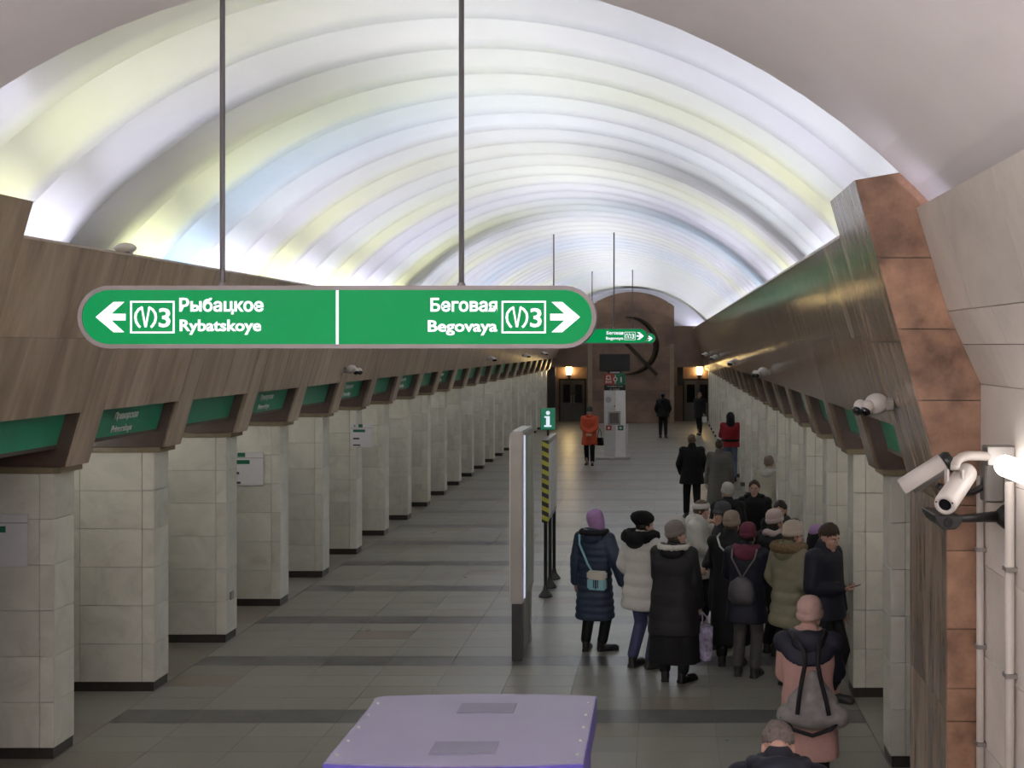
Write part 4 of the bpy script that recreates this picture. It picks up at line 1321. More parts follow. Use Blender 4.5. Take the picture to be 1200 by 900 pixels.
def cloth(name, col, rough=0.8, var=0.12, scale=25, bump=0.15):
    return plain(name, col, rough, 0, var, scale, bump, spec=0.25)
CL = dict(
    skin=plain('skin', (0.42, 0.25, 0.19), 0.5, var=0.05, scale=30, spec=0.4),
    lips=plain('lips', (0.30, 0.11, 0.09), 0.45, var=0.03),
    eyewhite=plain('eye_white', (0.6, 0.58, 0.55), 0.2, var=0.01), iris=plain('iris', (0.03, 0.022, 0.018), 0.15),
    black=cloth('black_cloth', (0.008, 0.008, 0.009)), black2=cloth('soft_black_quilt', (0.010, 0.010, 0.011), 0.6),
    navy=cloth('navy_quilt', (0.022, 0.034, 0.058), 0.5), navy2=cloth('navy_jacket', (0.008, 0.009, 0.017), 0.6),
    white=cloth('white_quilt', (0.50, 0.49, 0.46), 0.6, 0.05), cream=cloth('cream_jacket', (0.42, 0.39, 0.31), 0.7, 0.08),
    olive=cloth('olive_quilt', (0.165, 0.155, 0.10), 0.55, 0.06), grey=cloth('grey_wool', (0.115, 0.11, 0.10), 0.9),
    red=cloth('red_jacket', (0.25, 0.012, 0.02), 0.6), orange=cloth('orange_red_coat', (0.42, 0.060, 0.022), 0.6),
    pink=cloth('pink_coat', (0.38, 0.225, 0.20), 0.7, 0.06), pinkhat=cloth('pink_knit', (0.36, 0.24, 0.215), 0.9, 0.1, 60, 0.4),
    jeans=cloth('blue_jeans', (0.045, 0.050, 0.105), 0.85, 0.2, 12), jeans2=cloth('pale_jeans', (0.14, 0.17, 0.25), 0.85, 0.2, 12),
    greyt=cloth('grey_trousers', (0.06, 0.058, 0.054), 0.9), greent=cloth('grey_green_trousers', (0.085, 0.088, 0.065), 0.9),
    lilac=cloth('lilac_knit', (0.33, 0.20, 0.38), 0.9, 0.1, 60, 0.4), taupe=cloth('taupe_knit', (0.21, 0.165, 0.13), 0.9, 0.12, 60, 0.4),
    greyk=cloth('grey_knit', (0.16, 0.14, 0.13), 0.9, 0.12, 60, 0.4), lightk=cloth('pale_grey_knit', (0.33, 0.32, 0.30), 0.9, 0.1, 60, 0.4),
    darkk=cloth('dark_grey_knit', (0.055, 0.055, 0.06), 0.9, 0.15, 60, 0.4), maroon=cloth('maroon_knit', (0.10, 0.022, 0.038), 0.9, 0.12, 60, 0.4),
    pinkw=cloth('pink_white_knit', (0.42, 0.34, 0.33), 0.9, 0.1, 60, 0.4), creamk=cloth('cream_knit', (0.40, 0.34, 0.29), 0.9, 0.1, 60, 0.4),
    blackfur=cloth('black_fur', (0.008, 0.008, 0.008), 1.0, 0.4, 90, 0.8), brownfur=cloth('brown_fur', (0.14, 0.095, 0.05), 1.0, 0.4, 70, 0.8),
    whitefur=cloth('white_fur', (0.50, 0.48, 0.45), 1.0, 0.15, 70, 0.6),
    hairb=cloth('brown_hair', (0.035, 0.021, 0.014), 0.55, 0.35, 40, 0.5), haird=cloth('dark_hair', (0.013, 0.010, 0.009), 0.5, 0.35, 40, 0.5),
    hairg=cloth('greying_hair', (0.105, 0.085, 0.078), 0.65, 0.45, 45, 0.6), hairm=cloth('mid_brown_hair', (0.085, 0.058, 0.038), 0.6, 0.35, 40, 0.5),
    boot=plain('black_boot', (0.010, 0.010, 0.010), 0.45, var=0.1), strap_white=cloth('white_strap', (0.45, 0.44, 0.42)),
)

def ik(a, t, l1, l2, pole):
    a, t = Vector(a), Vector(t)
    d = t - a
    L = min(d.length, (l1 + l2) * 0.995)
    d.normalize()
    end = a + d * L
    k = (l1 * l1 - l2 * l2 + L * L) / (2 * L)
    h = math.sqrt(max(0.0, l1 * l1 - k * k))
    p = Vector(pole); p = p - d * p.dot(d)
    if p.length < 1e-4: p = Vector((0, -1, 0)) - d * Vector((0, -1, 0)).dot(d)
    p.normalize()
    return a + d * k + p * h, end

# one boot mesh serves everybody
bmb = NB()
capsule(bmb, (0, -0.035, 0.042), (0, 0.15, 0.038), 0.042, 0.036)
capsule(bmb, (0.006, 0.06, 0.04), (0.002, 0.17, 0.032), 0.043, 0.032)
capsule(bmb, (0, -0.03, 0.06), (0, -0.025, 0.15), 0.046, 0.048)
box(bmb, -0.042, 0.042, -0.07, 0.19, 0.0, 0.03)
bevel_dummy = None
BOOT = None

def hat_lathe(prof, rib=0.0, n=36):
    """knitted cap: profile (r, z) in head units, elliptical, ribbed"""
    b = NB()
    lathe(b, prof, n)
    for v in b.verts:
        a = math.atan2(v.co.y, v.co.x)
        k = 1 + rib * math.cos(a * n / 2)
        v.co.x *= 0.86 * k; v.co.y *= 1.04 * k
    return b

BEANIE = [(0.086, -0.012), (0.104, -0.012), (0.113, 0.006), (0.112, 0.034), (0.101, 0.042), (0.104, 0.05), (0.104, 0.075), (0.094, 0.108), (0.070, 0.134), (0.035, 0.148), (0.0, 0.152)]
BERET = [(0.085, 0.005), (0.100, 0.005), (0.118, 0.03), (0.128, 0.065), (0.118, 0.105), (0.085, 0.135), (0.04, 0.147), (0.0, 0.149)]
SCARF = [(0.070, -0.125), (0.085, -0.12), (0.098, -0.07), (0.104, -0.02), (0.106, 0.03), (0.102, 0.075), (0.088, 0.11), (0.06, 0.133), (0.03, 0.142), (0.0, 0.144)]
BAND = [(0.084, 0.0), (0.106, 0.0), (0.114, 0.02), (0.114, 0.05), (0.104, 0.068), (0.085, 0.066)]

def hand_blobs(bm, w, d, n, side, curl=0.5, sc=1.0, M=None):
    """palm and five fingers; w wrist, d direction of the forearm, n palm normal (where the fingers curl to), side = thumb side vector"""
    d = Vector(d).normalized(); n = Vector(n); n = (n - d * n.dot(d)).normalized()
    s = Vector(side); s = (s - d * s.dot(d) - n * s.dot(n)).normalized()
    w = Vector(w)
    def P(a, b2, c): return w + d * a * sc + s * b2 * sc + n * c * sc
    capsule(bm, P(-0.02, 0, 0), P(0.02, 0, 0), 0.025, 0.026)
    capsule(bm, P(0.03, -0.022, 0), P(0.075, -0.028, 0), 0.018, 0.015)
    capsule(bm, P(0.03, 0.0, 0), P(0.082, 0.0, 0), 0.019, 0.015)
    capsule(bm, P(0.03, 0.022, 0), P(0.080, 0.026, 0), 0.018, 0.015)
    for off, L, sp in ((0.034, 0.072, 0.16), (0.011, 0.082, 0.05), (-0.012, 0.077, -0.06), (-0.034, 0.060, -0.18)):
        base = P(0.082, off, 0)
        a = 0.0
        dirv = (d + s * sp).normalized()
        p = base
        r = 0.0098
        for i, f in enumerate((0.45, 0.32, 0.23)):
            a += curl * (0.55, 0.75, 0.6)[i]
            dv = dirv * math.cos(a) + n * math.sin(a)
            q = p + dv * L * f * sc
            capsule(bm, p, q, r, r - 0.0009, 8)
            p = q; r -= 0.0009
    # thumb leaves the side of the palm near its base
    p = P(0.025, 0.026, 0.004)
    a = s * 0.75 + d * 0.62 + n * 0.25
    q = p + a.normalized() * 0.042 * sc; capsule(bm, p, q, 0.014, 0.011, 8)
    a = s * 0.30 + d * 0.85 + n * (0.25 + 0.4 * curl)
    r2 = q + a.normalized() * 0.030 * sc; capsule(bm, q, r2, 0.011, 0.0095, 8)
    a = s * 0.05 + d * 0.85 + n * (0.35 + 0.6 * curl)
    capsule(bm, r2, r2 + a.normalized() * 0.022 * sc, 0.0095, 0.0085, 8)

def person(px, Y, H, rot, label, coat='black', hem=0.6, wide=1.0, puff=0.0, pitch=0.10, trousers='black', flare=0.02,
           hat=None, hatm=None, hair=None, hairm='hairb', hood=None, hoodm=None, fur=None, head=(0, 0), arms=('hang', 'hang'),
           lean=0.0, feet=None, skirt=None, collar=True, sleeves=None, yoke=None, scarf=None, X=None, belt=None, fine=False, hands=None, long_hair=False, hat_scale=1.0):
    s = H / 1.70
    X = pxX(px, Y) if X is None else X
    root = empty('person', (X, Y, 0), math.radians(rot), label=label, cat='person', scale=s)
    Mu = Matrix.Translation((0, 0, 0.95)) @ Matrix.Rotation(-math.radians(lean), 4, 'X') @ Matrix.Translation((0, 0, -0.95))
    yaw, pit = math.radians(head[0]), math.radians(head[1])
    Mh = Mu @ Matrix.Translation((0, -0.005, 1.445)) @ Matrix.Rotation(yaw, 4, 'Z') @ Matrix.Rotation(-pit, 4, 'X') @ Matrix.Translation((0, 0.028, 0.125))
    feet = feet or ((-0.10, 0.02, 10), (0.10, -0.02, -10))
    sh = {k: Mu @ Vector((k * 0.185, -0.005, 1.385)) for k in (-1, 1)}
    presets = dict(hang=((0.27, 0.03, 0.80), (0.3, -1, 0)), out=((0.36, 0.02, 0.83), (0.5, -1, 0)), pocket=((0.205, 0.15, 0.93), (0.7, -1, 0)),
                   front=((0.05, 0.27, 1.08), (1, -0.6, -0.4)), belly=((0.03, 0.22, 0.98), (1, -0.5, -0.3)), chin=((0.03, 0.20, 1.36), (0.7, -0.2, -1)),
                   phone=((0.04, 0.18, 1.09), (0.8, -0.9, -0.6)), swing=((0.25, 0.22, 0.86), (0.2, -1, 0)), back=((0.25, -0.20, 0.88), (0.2, -1, 0)))
    # ---------------- skeleton
    arm = {}
    for k, nm in zip((-1, 1), arms):
        t, pole = presets[nm] if isinstance(nm, str) else nm
        t = Vector((t[0] * k if isinstance(nm, str) else t[0], t[1], t[2])); pole = Vector((pole[0] * k, pole[1], pole[2]))
        e, w = ik(sh[k], t, 0.285, 0.255, pole)
        arm[k] = (sh[k], e, w, nm)
    leg = {}
    for k, (fx, fy, fa) in zip((-1, 1), feet):
        hp = Vector((k * 0.085, 0, 0.90)); an = Vector((fx, fy, 0.09))
        kn, an = ik(hp, an, 0.43, 0.41, (math.sin(-math.radians(fa)) * 0.4, 1, 0))
        leg[k] = (hp, kn, an, fa)
    # ---------------- body: one continuous skin
    b = NB()
    for c, r in (((0, 0, 0.95), (0.155, 0.105, 0.12)), ((0, 0, 1.08), (0.13, 0.095, 0.14)), ((0, 0, 1.25), (0.16, 0.11, 0.17))): ellipsoid(b, c, r, Mu)
    capsule(b, sh[-1], sh[1], 0.055, 0.055)
    capsule(b, (0, -0.012, 1.38), (0, 0.0, 1.52), 0.056, 0.050, M=Mu)
    for k in (-1, 1):
        a, e, w, nm = arm[k]
        capsule(b, a, e, 0.050, 0.040); capsule(b, e, w, 0.040, 0.027)
        dv = (w - e).normalized()
        inward = Vector((-k, 0.25, 0)) if nm in ('hang', 'out', 'swing', 'back') else Vector((-k * 0.3, -0.2, 0.9 if nm == 'phone' else -0.6))
        side = Vector((0, 1, 0)) if nm in ('hang', 'out', 'swing', 'back') else Vector((-k * 0.3, 0.2, 1.0))
        if nm == 'phone': side = Vector((k, 0.2, 0.2)); inward = Vector((-k * 0.2, 0, 1))
        hand_blobs(b, w + dv * 0.02, dv, inward, side, 0.9 if nm in ('front', 'belly', 'chin', 'phone') else 0.45)
        hp, kn, an, fa = leg[k]
        capsule(b, hp, kn, 0.085, 0.056); capsule(b, kn, an, 0.055, 0.040)
        fd = math.radians(fa)
        capsule(b, an + Vector((0, 0, -0.05)), an + Vector((-0.10 * math.sin(fd), 0.10 * math.cos(fd), -0.058)), 0.030, 0.021)
    for c, r in (((0, -0.012, 0.022), (0.074, 0.094, 0.098)), ((0, 0.032, -0.045), (0.054, 0.060, 0.078)), ((0, 0.078, -0.096), (0.024, 0.020, 0.018)),
                 ((-0.036, 0.056, -0.028), (0.028, 0.028, 0.030)), ((0.036, 0.056, -0.028), (0.028, 0.028, 0.030)),
                 ((-0.077, -0.004, -0.008), (0.009, 0.019, 0.031)), ((0.077, -0.004, -0.008), (0.009, 0.019, 0.031)),
                 ((-0.012, 0.096, -0.038), (0.009, 0.011, 0.008)), ((0.012, 0.096, -0.038), (0.009, 0.011, 0.008)), ((0, 0.082, -0.066), (0.026, 0.014, 0.012))):
        ellipsoid(b, c, r, Mh)
    capsule(b, (0, 0.086, 0.012), (0, 0.107, -0.032), 0.008, 0.0115, 8, Mh)
    capsule(b, (-0.036, 0.074, 0.020), (0.036, 0.074, 0.020), 0.012, 0.012, 8, Mh)
    body = sculpt('body', b, CL['skin'], root, 0.0055 if fine else 0.008, 0.30, 2)
    for k in (-1, 1):
        b = NB(); ellipsoid(b, (k * 0.031, 0.079, 0.0), (0.0125, 0.0085, 0.0085), Mh, 2); ey = obj('eye', b, CL['eyewhite'], root, True)
        b = NB(); ellipsoid(b, (k * 0.031, 0.0855, 0.0), (0.006, 0.0035, 0.006), Mh, 1); obj('iris', b, CL['iris'], ey, True)
        b = NB(); capsule(b, (k * 0.018, 0.089, 0.021), (k * 0.046, 0.078, 0.023), 0.0045, 0.0035, 6, Mh); obj('eyebrow', b, CL[hairm], root, True)
    b = NB(); capsule(b, (-0.019, 0.093, -0.067), (0.019, 0.093, -0.067), 0.0055, 0.0055, 8, Mh); ellipsoid(b, (0, 0.096, -0.068), (0.012, 0.005, 0.007), Mh, 1); obj('lips', b, CL['lips'], root, True)
    # ---------------- boots
    for k in (-1, 1):
        hp, kn, an, fa = leg[k]
        o = obj('boot', BOOT, None, root, loc=(an.x, an.y - 0.0, an.z - 0.09)); o.rotation_euler = (0, 0, math.radians(fa))
    # ---------------- trousers
    b = NB()
    ellipsoid(b, (0, 0, 0.93), (0.165, 0.12, 0.12))
    for k in (-1, 1):
        hp, kn, an, fa = leg[k]
        capsule(b, hp, kn, 0.098, 0.078); capsule(b, kn, an + Vector((0, -0.015, 0.05)), 0.076, 0.064)
    sculpt('trousers', b, CL[trousers], root, 0.014, 0.35, 3)
    if skirt is not None:
        b = NB()
        lathe(b, [(0.0, skirt), (0.20, skirt), (0.205, skirt + 0.02), (0.19, 0.6), (0.17, 0.95), (0.0, 1.0)], 36)
        for v in b.verts:
            a = math.atan2(v.co.y, v.co.x); k = 1 + 0.05 * math.sin(a * 9) * max(0, (0.9 - v.co.z))
            v.co.x *= k * wide * 1.15; v.co.y *= k * 0.85 * wide
        obj('skirt', b, CL['black'], root, True)
    # ---------------- coat: body of the coat with quilted rings, sleeves fused on
    b = NB()
    keys = [(hem, 0.215 + flare, 0.165 + flare), (0.95, 0.205, 0.158), (1.08, 0.188, 0.145), (1.25, 0.205, 0.15), (1.34, 0.215, 0.14), (1.385, 0.200, 0.125), (1.42, 0.135, 0.10), (1.455, 0.092, 0.088)]
    if hem > 0.9: keys = [(hem, 0.20, 0.15)] + keys[2:]
    def prof(z):
        for (z0, a0, d0), (z1, a1, d1) in zip(keys, keys[1:]):
            if z <= z1:
                t = (z - z0) / (z1 - z0); t = t * t * (3 - 2 * t)
                return a0 + (a1 - a0) * t, d0 + (d1 - d0) * t
        return keys[-1][1:]
    nr = max(16, int((1.455 - hem) / 0.018)); n = 32
    rings = []
    for i in range(nr + 1):
        z = hem + (1.455 - hem) * i / nr
        a, dd = prof(z)
        w = wide if z < 1.3 else 1 + (wide - 1) * max(0, (1.46 - z) / 0.16) * 0.9
        pf = 1 + (puff * (abs(math.sin(PI * (z - hem) / pitch)) ** 0.6 - 0.55) * (1 if z < 1.40 else 0) if puff else 0)
        ring = []
        for j in range(n):
            t = 2 * PI * j / n
            ct, st = math.cos(t), math.sin(t)
            ex = 0.82
            p = Vector((a * w * pf * math.copysign(abs(ct) ** ex, ct), dd * w * pf * math.copysign(abs(st) ** ex, st) + 0.004, z))
            # soft vertical folds low on the coat
            f = 1 + 0.018 * math.sin(5 * t + i * 0.05) * max(0, (1.0 - z))
            p.x *= f; p.y *= f
            ring.append(b.verts.new(Mu @ p if z > 0.9 else p))
        rings.append(ring)
    for r0, r1 in zip(rings, rings[1:]):
        for j in range(n): b.faces.new((r0[j], r0[(j + 1) % n], r1[(j + 1) % n], r1[j]))
    b.faces.new(rings[0][::-1]); b.faces.new(rings[-1])
    def sleeve(bm, k, extra=0.0):
        a, e, w, nm = arm[k]
        a2 = a + Vector((-k * 0.02, 0, -0.012))
        r0, r1, r2 = 0.086 + extra, 0.070 + extra, 0.055 + extra
        if puff: r0 += .012; r1 += .012; r2 += .008
        pts, rad = [], []
        tot = 18
        for i in range(tot + 1):
            t = i / tot
            if t < 0.52:
                q = t / 0.52; p = a2.lerp(e, q); r = r0 + (r1 - r0) * q
            else:
                q = (t - 0.52) / 0.48; p = e.lerp(w + (w - e).normalized() * 0.01, q); r = r1 + (r2 - r1) * q
            if puff: r *= 1 + puff * (abs(math.sin(PI * t * 5.5)) ** 0.6 - 0.5)
            pts.append(p); rad.append(r)
        for i in range(tot):
            capsule(bm, pts[i], pts[i + 1], rad[i], rad[i + 1], 10)
    sep = sleeves or {}
    for k in (-1, 1):
        if k not in sep: sleeve(b, k)
    if collar: capsule(b, (0, -0.01, 1.43), (0, 0.0, 1.475), 0.092, 0.082, 16, Mu)
    for k in (-1, 1): capsule(b, sh[k] + Vector((-k * 0.05, 0, -0.01)), sh[k], 0.085, 0.082, 12)
    sculpt('coat', b, CL[coat], root, 0.012, 0.42, 2)
    for k, m in sep.items():
        b = NB(); sleeve(b, k, 0.004); sculpt('sleeve', b, CL[m], root, 0.012, 0.42, 2)
    if yoke:
        b = NB()
        rr = []
        for i in range(8):
            z = 1.22 + 0.033 * i
            a, dd = prof(min(z, 1.452))
            rr.append([b.verts.new(Mu @ Vector((a * wide * 1.05 * math.copysign(abs(math.cos(t)) ** .82, math.cos(t)), dd * wide * 1.08 * math.copysign(abs(math.sin(t)) ** .82, math.sin(t)) + 0.004, z + 0.10 * math.cos(t) ** 2 * (1 - i / 7)))) for t in [2 * PI * j / 32 for j in range(32)]])
        for r0, r1 in zip(rr, rr[1:]):
            for j in range(32): b.faces.new((r0[j], r0[(j + 1) % 32], r1[(j + 1) % 32], r1[j]))
        b.faces.new(rr[0][::-1]); b.faces.new(rr[-1])
        for k in (-1, 1): capsule(b, sh[k] + Vector((-k * 0.05, 0, -0.005)), sh[k] + Vector((0, 0, 0)), 0.093, 0.094, 12)
        sculpt('yoke', b, CL[yoke], root, 0.012, 0.42, 2)
    if belt:
        a, dd = prof(1.02)
        b = NB(); lathe(b, [(0.9, 0.99), (1.03, 0.99), (1.03, 1.05), (0.9, 1.05)], 28)
        for v in b.verts: v.co.x *= a * wide * 1.02; v.co.y *= dd * wide * 1.04
        obj('belt', b, CL[belt], root, True)
    # ---------------- hood lying on the back, fur, scarf
    if hood:
        b = NB()
        hm = CL[hoodm or coat]
        if hood == 'down':
            ellipsoid(b, (0, -0.115, 1.415), (0.135, 0.065, 0.095), Mu, 3)
            for i in range(10):
                t0, t1 = PI * (1.0 + i / 10 - 0.0), PI * (1.0 + (i + 1) / 10)
                q0 = Vector((0.125 * math.cos(t0), 0.115 * math.sin(t0) + 0.0, 1.455)); q1 = Vector((0.125 * math.cos(t1), 0.115 * math.sin(t1), 1.455))
                capsule(b, q0, q1, 0.045, 0.045, 10, Mu)
            sculpt('hood', b, hm, root, 0.012, 0.42, 4)
        elif hood == 'up':
            ellipsoid(b, (0, -0.03, 0.01), (0.108, 0.112, 0.145), Mh, 3)
            capsule(b, (0, -0.05, 1.42), (0, -0.045, 1.55), 0.115, 0.10, 14, Mu)
            o = sculpt('hood', b, hm, root, 0.012, 0.42, 4)
            # the opening is left free by setting the hood back from the face
    if fur:
        b = NB()
        big = fur[1]
        for i in range(16):
            t0, t1 = PI * (0.80 + 1.4 * i / 16), PI * (0.80 + 1.4 * (i + 1) / 16)
            def q(t): return Vector((0.15 * math.cos(t), -0.02 + 0.145 * math.sin(t), 1.46 - 0.03 * math.sin(t) * 0))
            capsule(b, q(t0), q(t1), big, big, 10, Mu)
        sculpt('fur_trim', b, CL[fur[0]], root, 0.014, 0.5, 1, 0.03)
    if scarf:
        b = NB()
        for i in range(16):
            t0, t1 = 2 * PI * i / 16, 2 * PI * (i + 1) / 16
            capsule(b, (0.088 * math.cos(t0), 0.095 * math.sin(t0), 1.455 + 0.012 * math.sin(3 * t0)), (0.088 * math.cos(t1), 0.095 * math.sin(t1), 1.455 + 0.012 * math.sin(3 * t1)), 0.042, 0.042, 10, Mu)
        sculpt('scarf', b, CL[scarf], root, 0.012, 0.4, 3)
    # ---------------- hair
    def hair_cap(rx, ry, rz, nrm, dist, nm='hair', c=(0, -0.012, 0.024)):
        b = NB(); ellipsoid(b, c, (rx, ry, rz), None, 4)
        no = Vector(nrm).normalized()
        bmesh.ops.bisect_plane(b, geom=b.verts[:] + b.edges[:] + b.faces[:], plane_co=no * dist, plane_no=no, clear_outer=True)
        for v in b.verts:
            q = v.co
            k = 1 + 0.045 * math.sin(q.x * 120 + q.z * 45) * math.cos(q.y * 70 + q.x * 40) + 0.03 * math.sin(q.z * 160 + q.y * 60)
            v.co = Vector((q.x * k, q.y * k, q.z * k))
        bmesh.ops.transform(b, matrix=Mh, verts=b.verts[:])
        return obj(nm, b, CL[hairm], root, True)
    def hair_locks(front, spread=0.0):
        # locks combed from the crown down to the hairline
        b = NB(); rs = random.Random(int(Y * 100))
        for i in range(22):
            az = 2 * PI * i / 22
            f = abs((az + PI) % (2 * PI) - PI) / PI          # 0 in front, 1 at the nape
            el_end = front - (front + 4) * min(1, f / 0.5) if f < 0.5 else -4 - 34 * (f - 0.5) / 0.5
            if 0.40 < f < 0.60: el_end += 6
            pts = []
            for q in range(5):
                el = math.radians(82 + (el_end + rs.uniform(-5, 4) - 82) * q / 4)
                a2 = az + 0.35 * (1 - q / 4) + rs.uniform(-0.05, 0.05)
                k = 1.0 + 0.03 * math.sin(q * 1.7 + i)
                pts.append(Vector((0.077 * k * math.cos(el) * math.sin(a2), -0.012 + 0.096 * k * math.cos(el) * math.cos(a2), 0.022 + 0.103 * k * math.sin(el))))
            for q in range(4): capsule(b, pts[q], pts[q + 1], 0.0165, 0.0150 if q < 3 else 0.009, 8, Mh)
        return sculpt('hair', b, CL[hairm], root, 0.006, 0.35, 1)
    if hair == 'short': hair_locks(40)
    if hair == 'fringe': hair_locks(30)
    if hair == 'tied': hair_locks(46)
    if hair == 'cap': hair_cap(0.086, 0.104, 0.110, (0, 0.78, -0.62), 0.034)
    if hair == 'cap_fringe': hair_cap(0.088, 0.108, 0.113, (0, 0.72, -0.70), 0.036)
    if hair == 'nape': hair_cap(0.083, 0.101, 0.106, (0, 0.95, -0.30), 0.02)
    if hair == 'tied':
        b = NB(); ellipsoid(b, (0, -0.125, 0.03), (0.04, 0.035, 0.04), Mh, 2); obj('hair_bun', b, CL[hairm], root, True)
    if long_hair:
        b = NB()
        for i in range(7):
            x = -0.07 + 0.14 * i / 6
            y = -0.06 - 0.04 * (1 - (x / 0.075) ** 2)
            capsule(b, (x, y, 0.0), (x * 1.15, y - 0.015, -0.17), 0.028, 0.022, 8, Mh)
        sculpt('long_hair', b, CL[hairm], root, 0.010, 0.5, 2)
    # ---------------- hat
    if hat:
        P = dict(beanie=BEANIE, beret=BERET, scarf=SCARF, band=BAND)[hat]
        b = hat_lathe(P, 0.012 if hat in ('beanie', 'band') else 0.0)
        tilt = dict(beanie=14, beret=12, scarf=16, band=8)[hat]
        T = Mh @ Matrix.Translation((0, -0.012, 0.022)) @ Matrix.Rotation(math.radians(tilt), 4, 'X') @ Matrix.Scale(hat_scale, 4)
        if hat == 'beret':
            for v in b.verts: v.co.y -= max(0, v.co.z - 0.03) * 0.35
        bmesh.ops.transform(b, matrix=T, verts=b.verts[:])
        obj({'beanie': 'knitted_hat', 'beret': 'fur_hat', 'scarf': 'headscarf', 'band': 'headband'}[hat], b, CL[hatm], root, True)
        if hat == 'band': hair_cap(0.086, 0.104, 0.110, (0, 0.85, -0.53), 0.040)
    root['_wrists'] = 0
    W = {k: (root.matrix_basis @ arm[k][2], root.matrix_basis @ (arm[k][2] + (arm[k][2] - arm[k][1]).normalized() * 0.09)) for k in (-1, 1)}
    del root['_wrists']
    return root, W

BOOT = mesh_of(bmb, 'boot'); BOOT.materials.append(CL['boot'])
bo = bpy.data.objects.new('boot_source', BOOT); C.objects.link(bo)
m = bo.modifiers.new('fuse', 'REMESH'); m.mode = 'VOXEL'; m.voxel_size = 0.01; m.use_smooth_shade = True
m = bo.modifiers.new('smooth', 'SMOOTH'); m.iterations = 2
m = bo.modifiers.new('thin', 'DECIMATE'); m.ratio = 0.3
BOOT = bpy.data.meshes.new_from_object(bo.evaluated_get(bpy.context.evaluated_depsgraph_get())); BOOT.name = 'boot'
bpy.data.objects.remove(bo)

walk = ((-0.09, 0.20, 5), (0.09, -0.20, -5))
P1, W1 = person(697, 14.74, 1.66, -18, 'woman in navy quilted coat and lilac headscarf standing alone left of the crowd', 'navy', 0.40, 1.0, 0.11, 0.085, 'black',
    hat='scarf', hatm='lilac', hood='down', fur=('blackfur', 0.035), head=(-40, 0), arms=('hang', 'out'), feet=((-0.11, 0.0, 10), (0.09, 0.05, -55)), hair='nape')
P2, W2 = person(752, 13.98, 1.74, -42, 'person in white puffer jacket, blue jeans and black fur hat with big black fur hood', 'white', 0.66, 1.02, 0.09, 0.13, 'jeans',
    hat='beret', hatm='blackfur', hood='down', hoodm='black', fur=('blackfur', 0.068), head=(-25, 6), arms=('pocket', 'belly'), feet=((-0.10, -0.02, 10), (0.10, 0.05, -30)), hair='nape', hairm='haird')
P3, W3 = person(790, 13.42, 1.71, -14, 'broad woman in long black coat and skirt, grey knitted hat, holding a purple bag', 'black2', 0.52, 1.22, 0.03, 0.16, 'black',
    hat='beanie', hatm='greyk', hood='down', fur=('whitefur', 0.030), head=(-55, 0), arms=('belly', 'hang'), skirt=0.22, hair='nape', hairm='hairm', feet=((-0.10, 0.0, 12), (0.11, -0.02, -30)))
P4, W4 = person(819, 15.8, 1.67, -115, 'person in white jacket with pale fur headband, hand raised to the chin', 'white', 0.70, 0.95, 0.05, 0.14, 'black',
    hat='band', hatm='whitefur', hairm='hairm', hood='down', hoodm='whitefur', head=(10, 6), arms=('chin', 'belly'))
P5, W5 = person(849, 15.0, 1.72, 105, 'person in dark coat and dark grey knitted hat turned to the left in the crowd', 'black', 0.55, 1.0, 0.0, trousers='black',
    hat='beanie', hatm='darkk', head=(5, 8), arms=('belly', 'belly'), hair='nape', hairm='hairb')
P6, W6 = person(856, 14.05, 1.73, -12, 'person seen from behind in ankle length black coat, taupe hat and white shoulder strap', 'black', 0.26, 1.0, 0.0,
    hat='beanie', hatm='taupe', hair='nape', hairm='hairm', head=(-15, 8), arms=('belly', 'belly'))
P7, W7 = person(875, 13.62, 1.66, -16, 'person seen from behind in dark jacket, maroon hat, grey trousers and dark rucksack', 'navy2', 0.62, 1.02, 0.04, 0.15, 'greyt',
    hat='beanie', hatm='maroon', hood='down', hoodm='maroon', head=(-12, 10), arms=('front', 'front'), hair='nape', hairm='haird')
P8, W8 = person(906, 14.6, 1.68, -50, 'person in black coat with pinkish white knitted hat in the middle of the crowd', 'black', 0.6, 1.0,
    hat='beanie', hatm='pinkw', head=(-10, 5), arms=('belly', 'belly'), scarf='pinkw', hair='nape', hairm='hairb')
P9, W9 = person(926, 13.2, 1.745, -52, 'woman in olive green puffer coat with brown fur hood and cream knitted hat', 'olive', 0.64, 1.02, 0.10, 0.12, 'greent',
    hat='beanie', hatm='creamk', hood='down', fur=('brownfur', 0.052), head=(-30, 8), arms=('pocket', 'phone'), hair='nape', hairm='hairm')
P10, W10 = person(966, 12.62, 1.85, -128, 'dark-haired man in navy jacket looking down at a phone beside the right pillar', 'navy2', 0.80, 0.98, 0.03, 0.2, 'black',
    hair='fringe', hairm='hairb', head=(-8, 18), arms=('hang', 'phone'), fine=True, feet=((-0.10, 0.05, 8), (0.10, 0.0, -12)))
P11, W11 = person(947, 9.56, 1.655, -6, 'woman in pink coat and pink knitted hat, grey bag on her back, standing nearest', 'pink', 0.49, 1.04, 0.0,
    hat='beanie', hatm='pinkhat', scarf='pinkhat', hood='down', hoodm='navy2', head=(-22, 8), arms=('belly', 'front'), hat_scale=1.10, yoke='navy2', sleeves={1: 'navy2'}, hair=None)
P12, W12 = person(913, 6.22, 1.765, -4, 'grey-haired person in dark jacket, only head and shoulders showing at the bottom edge', 'navy2', 0.8, 1.08, 0.05, 0.16,
    hair='short', hairm='hairg', arms=('hang', 'hang'), head=(0, 42), lean=12, hood='down', scarf='navy2')
P13, W13 = person(884, 18.1, 1.665, 172, 'dark-haired woman in black coat facing the camera at the back of the crowd', 'black', 0.55, 1.0,
    hair='tied', hairm='hairb', head=(0, -4), arms=('hang', 'hang'), collar=True, hood='down')
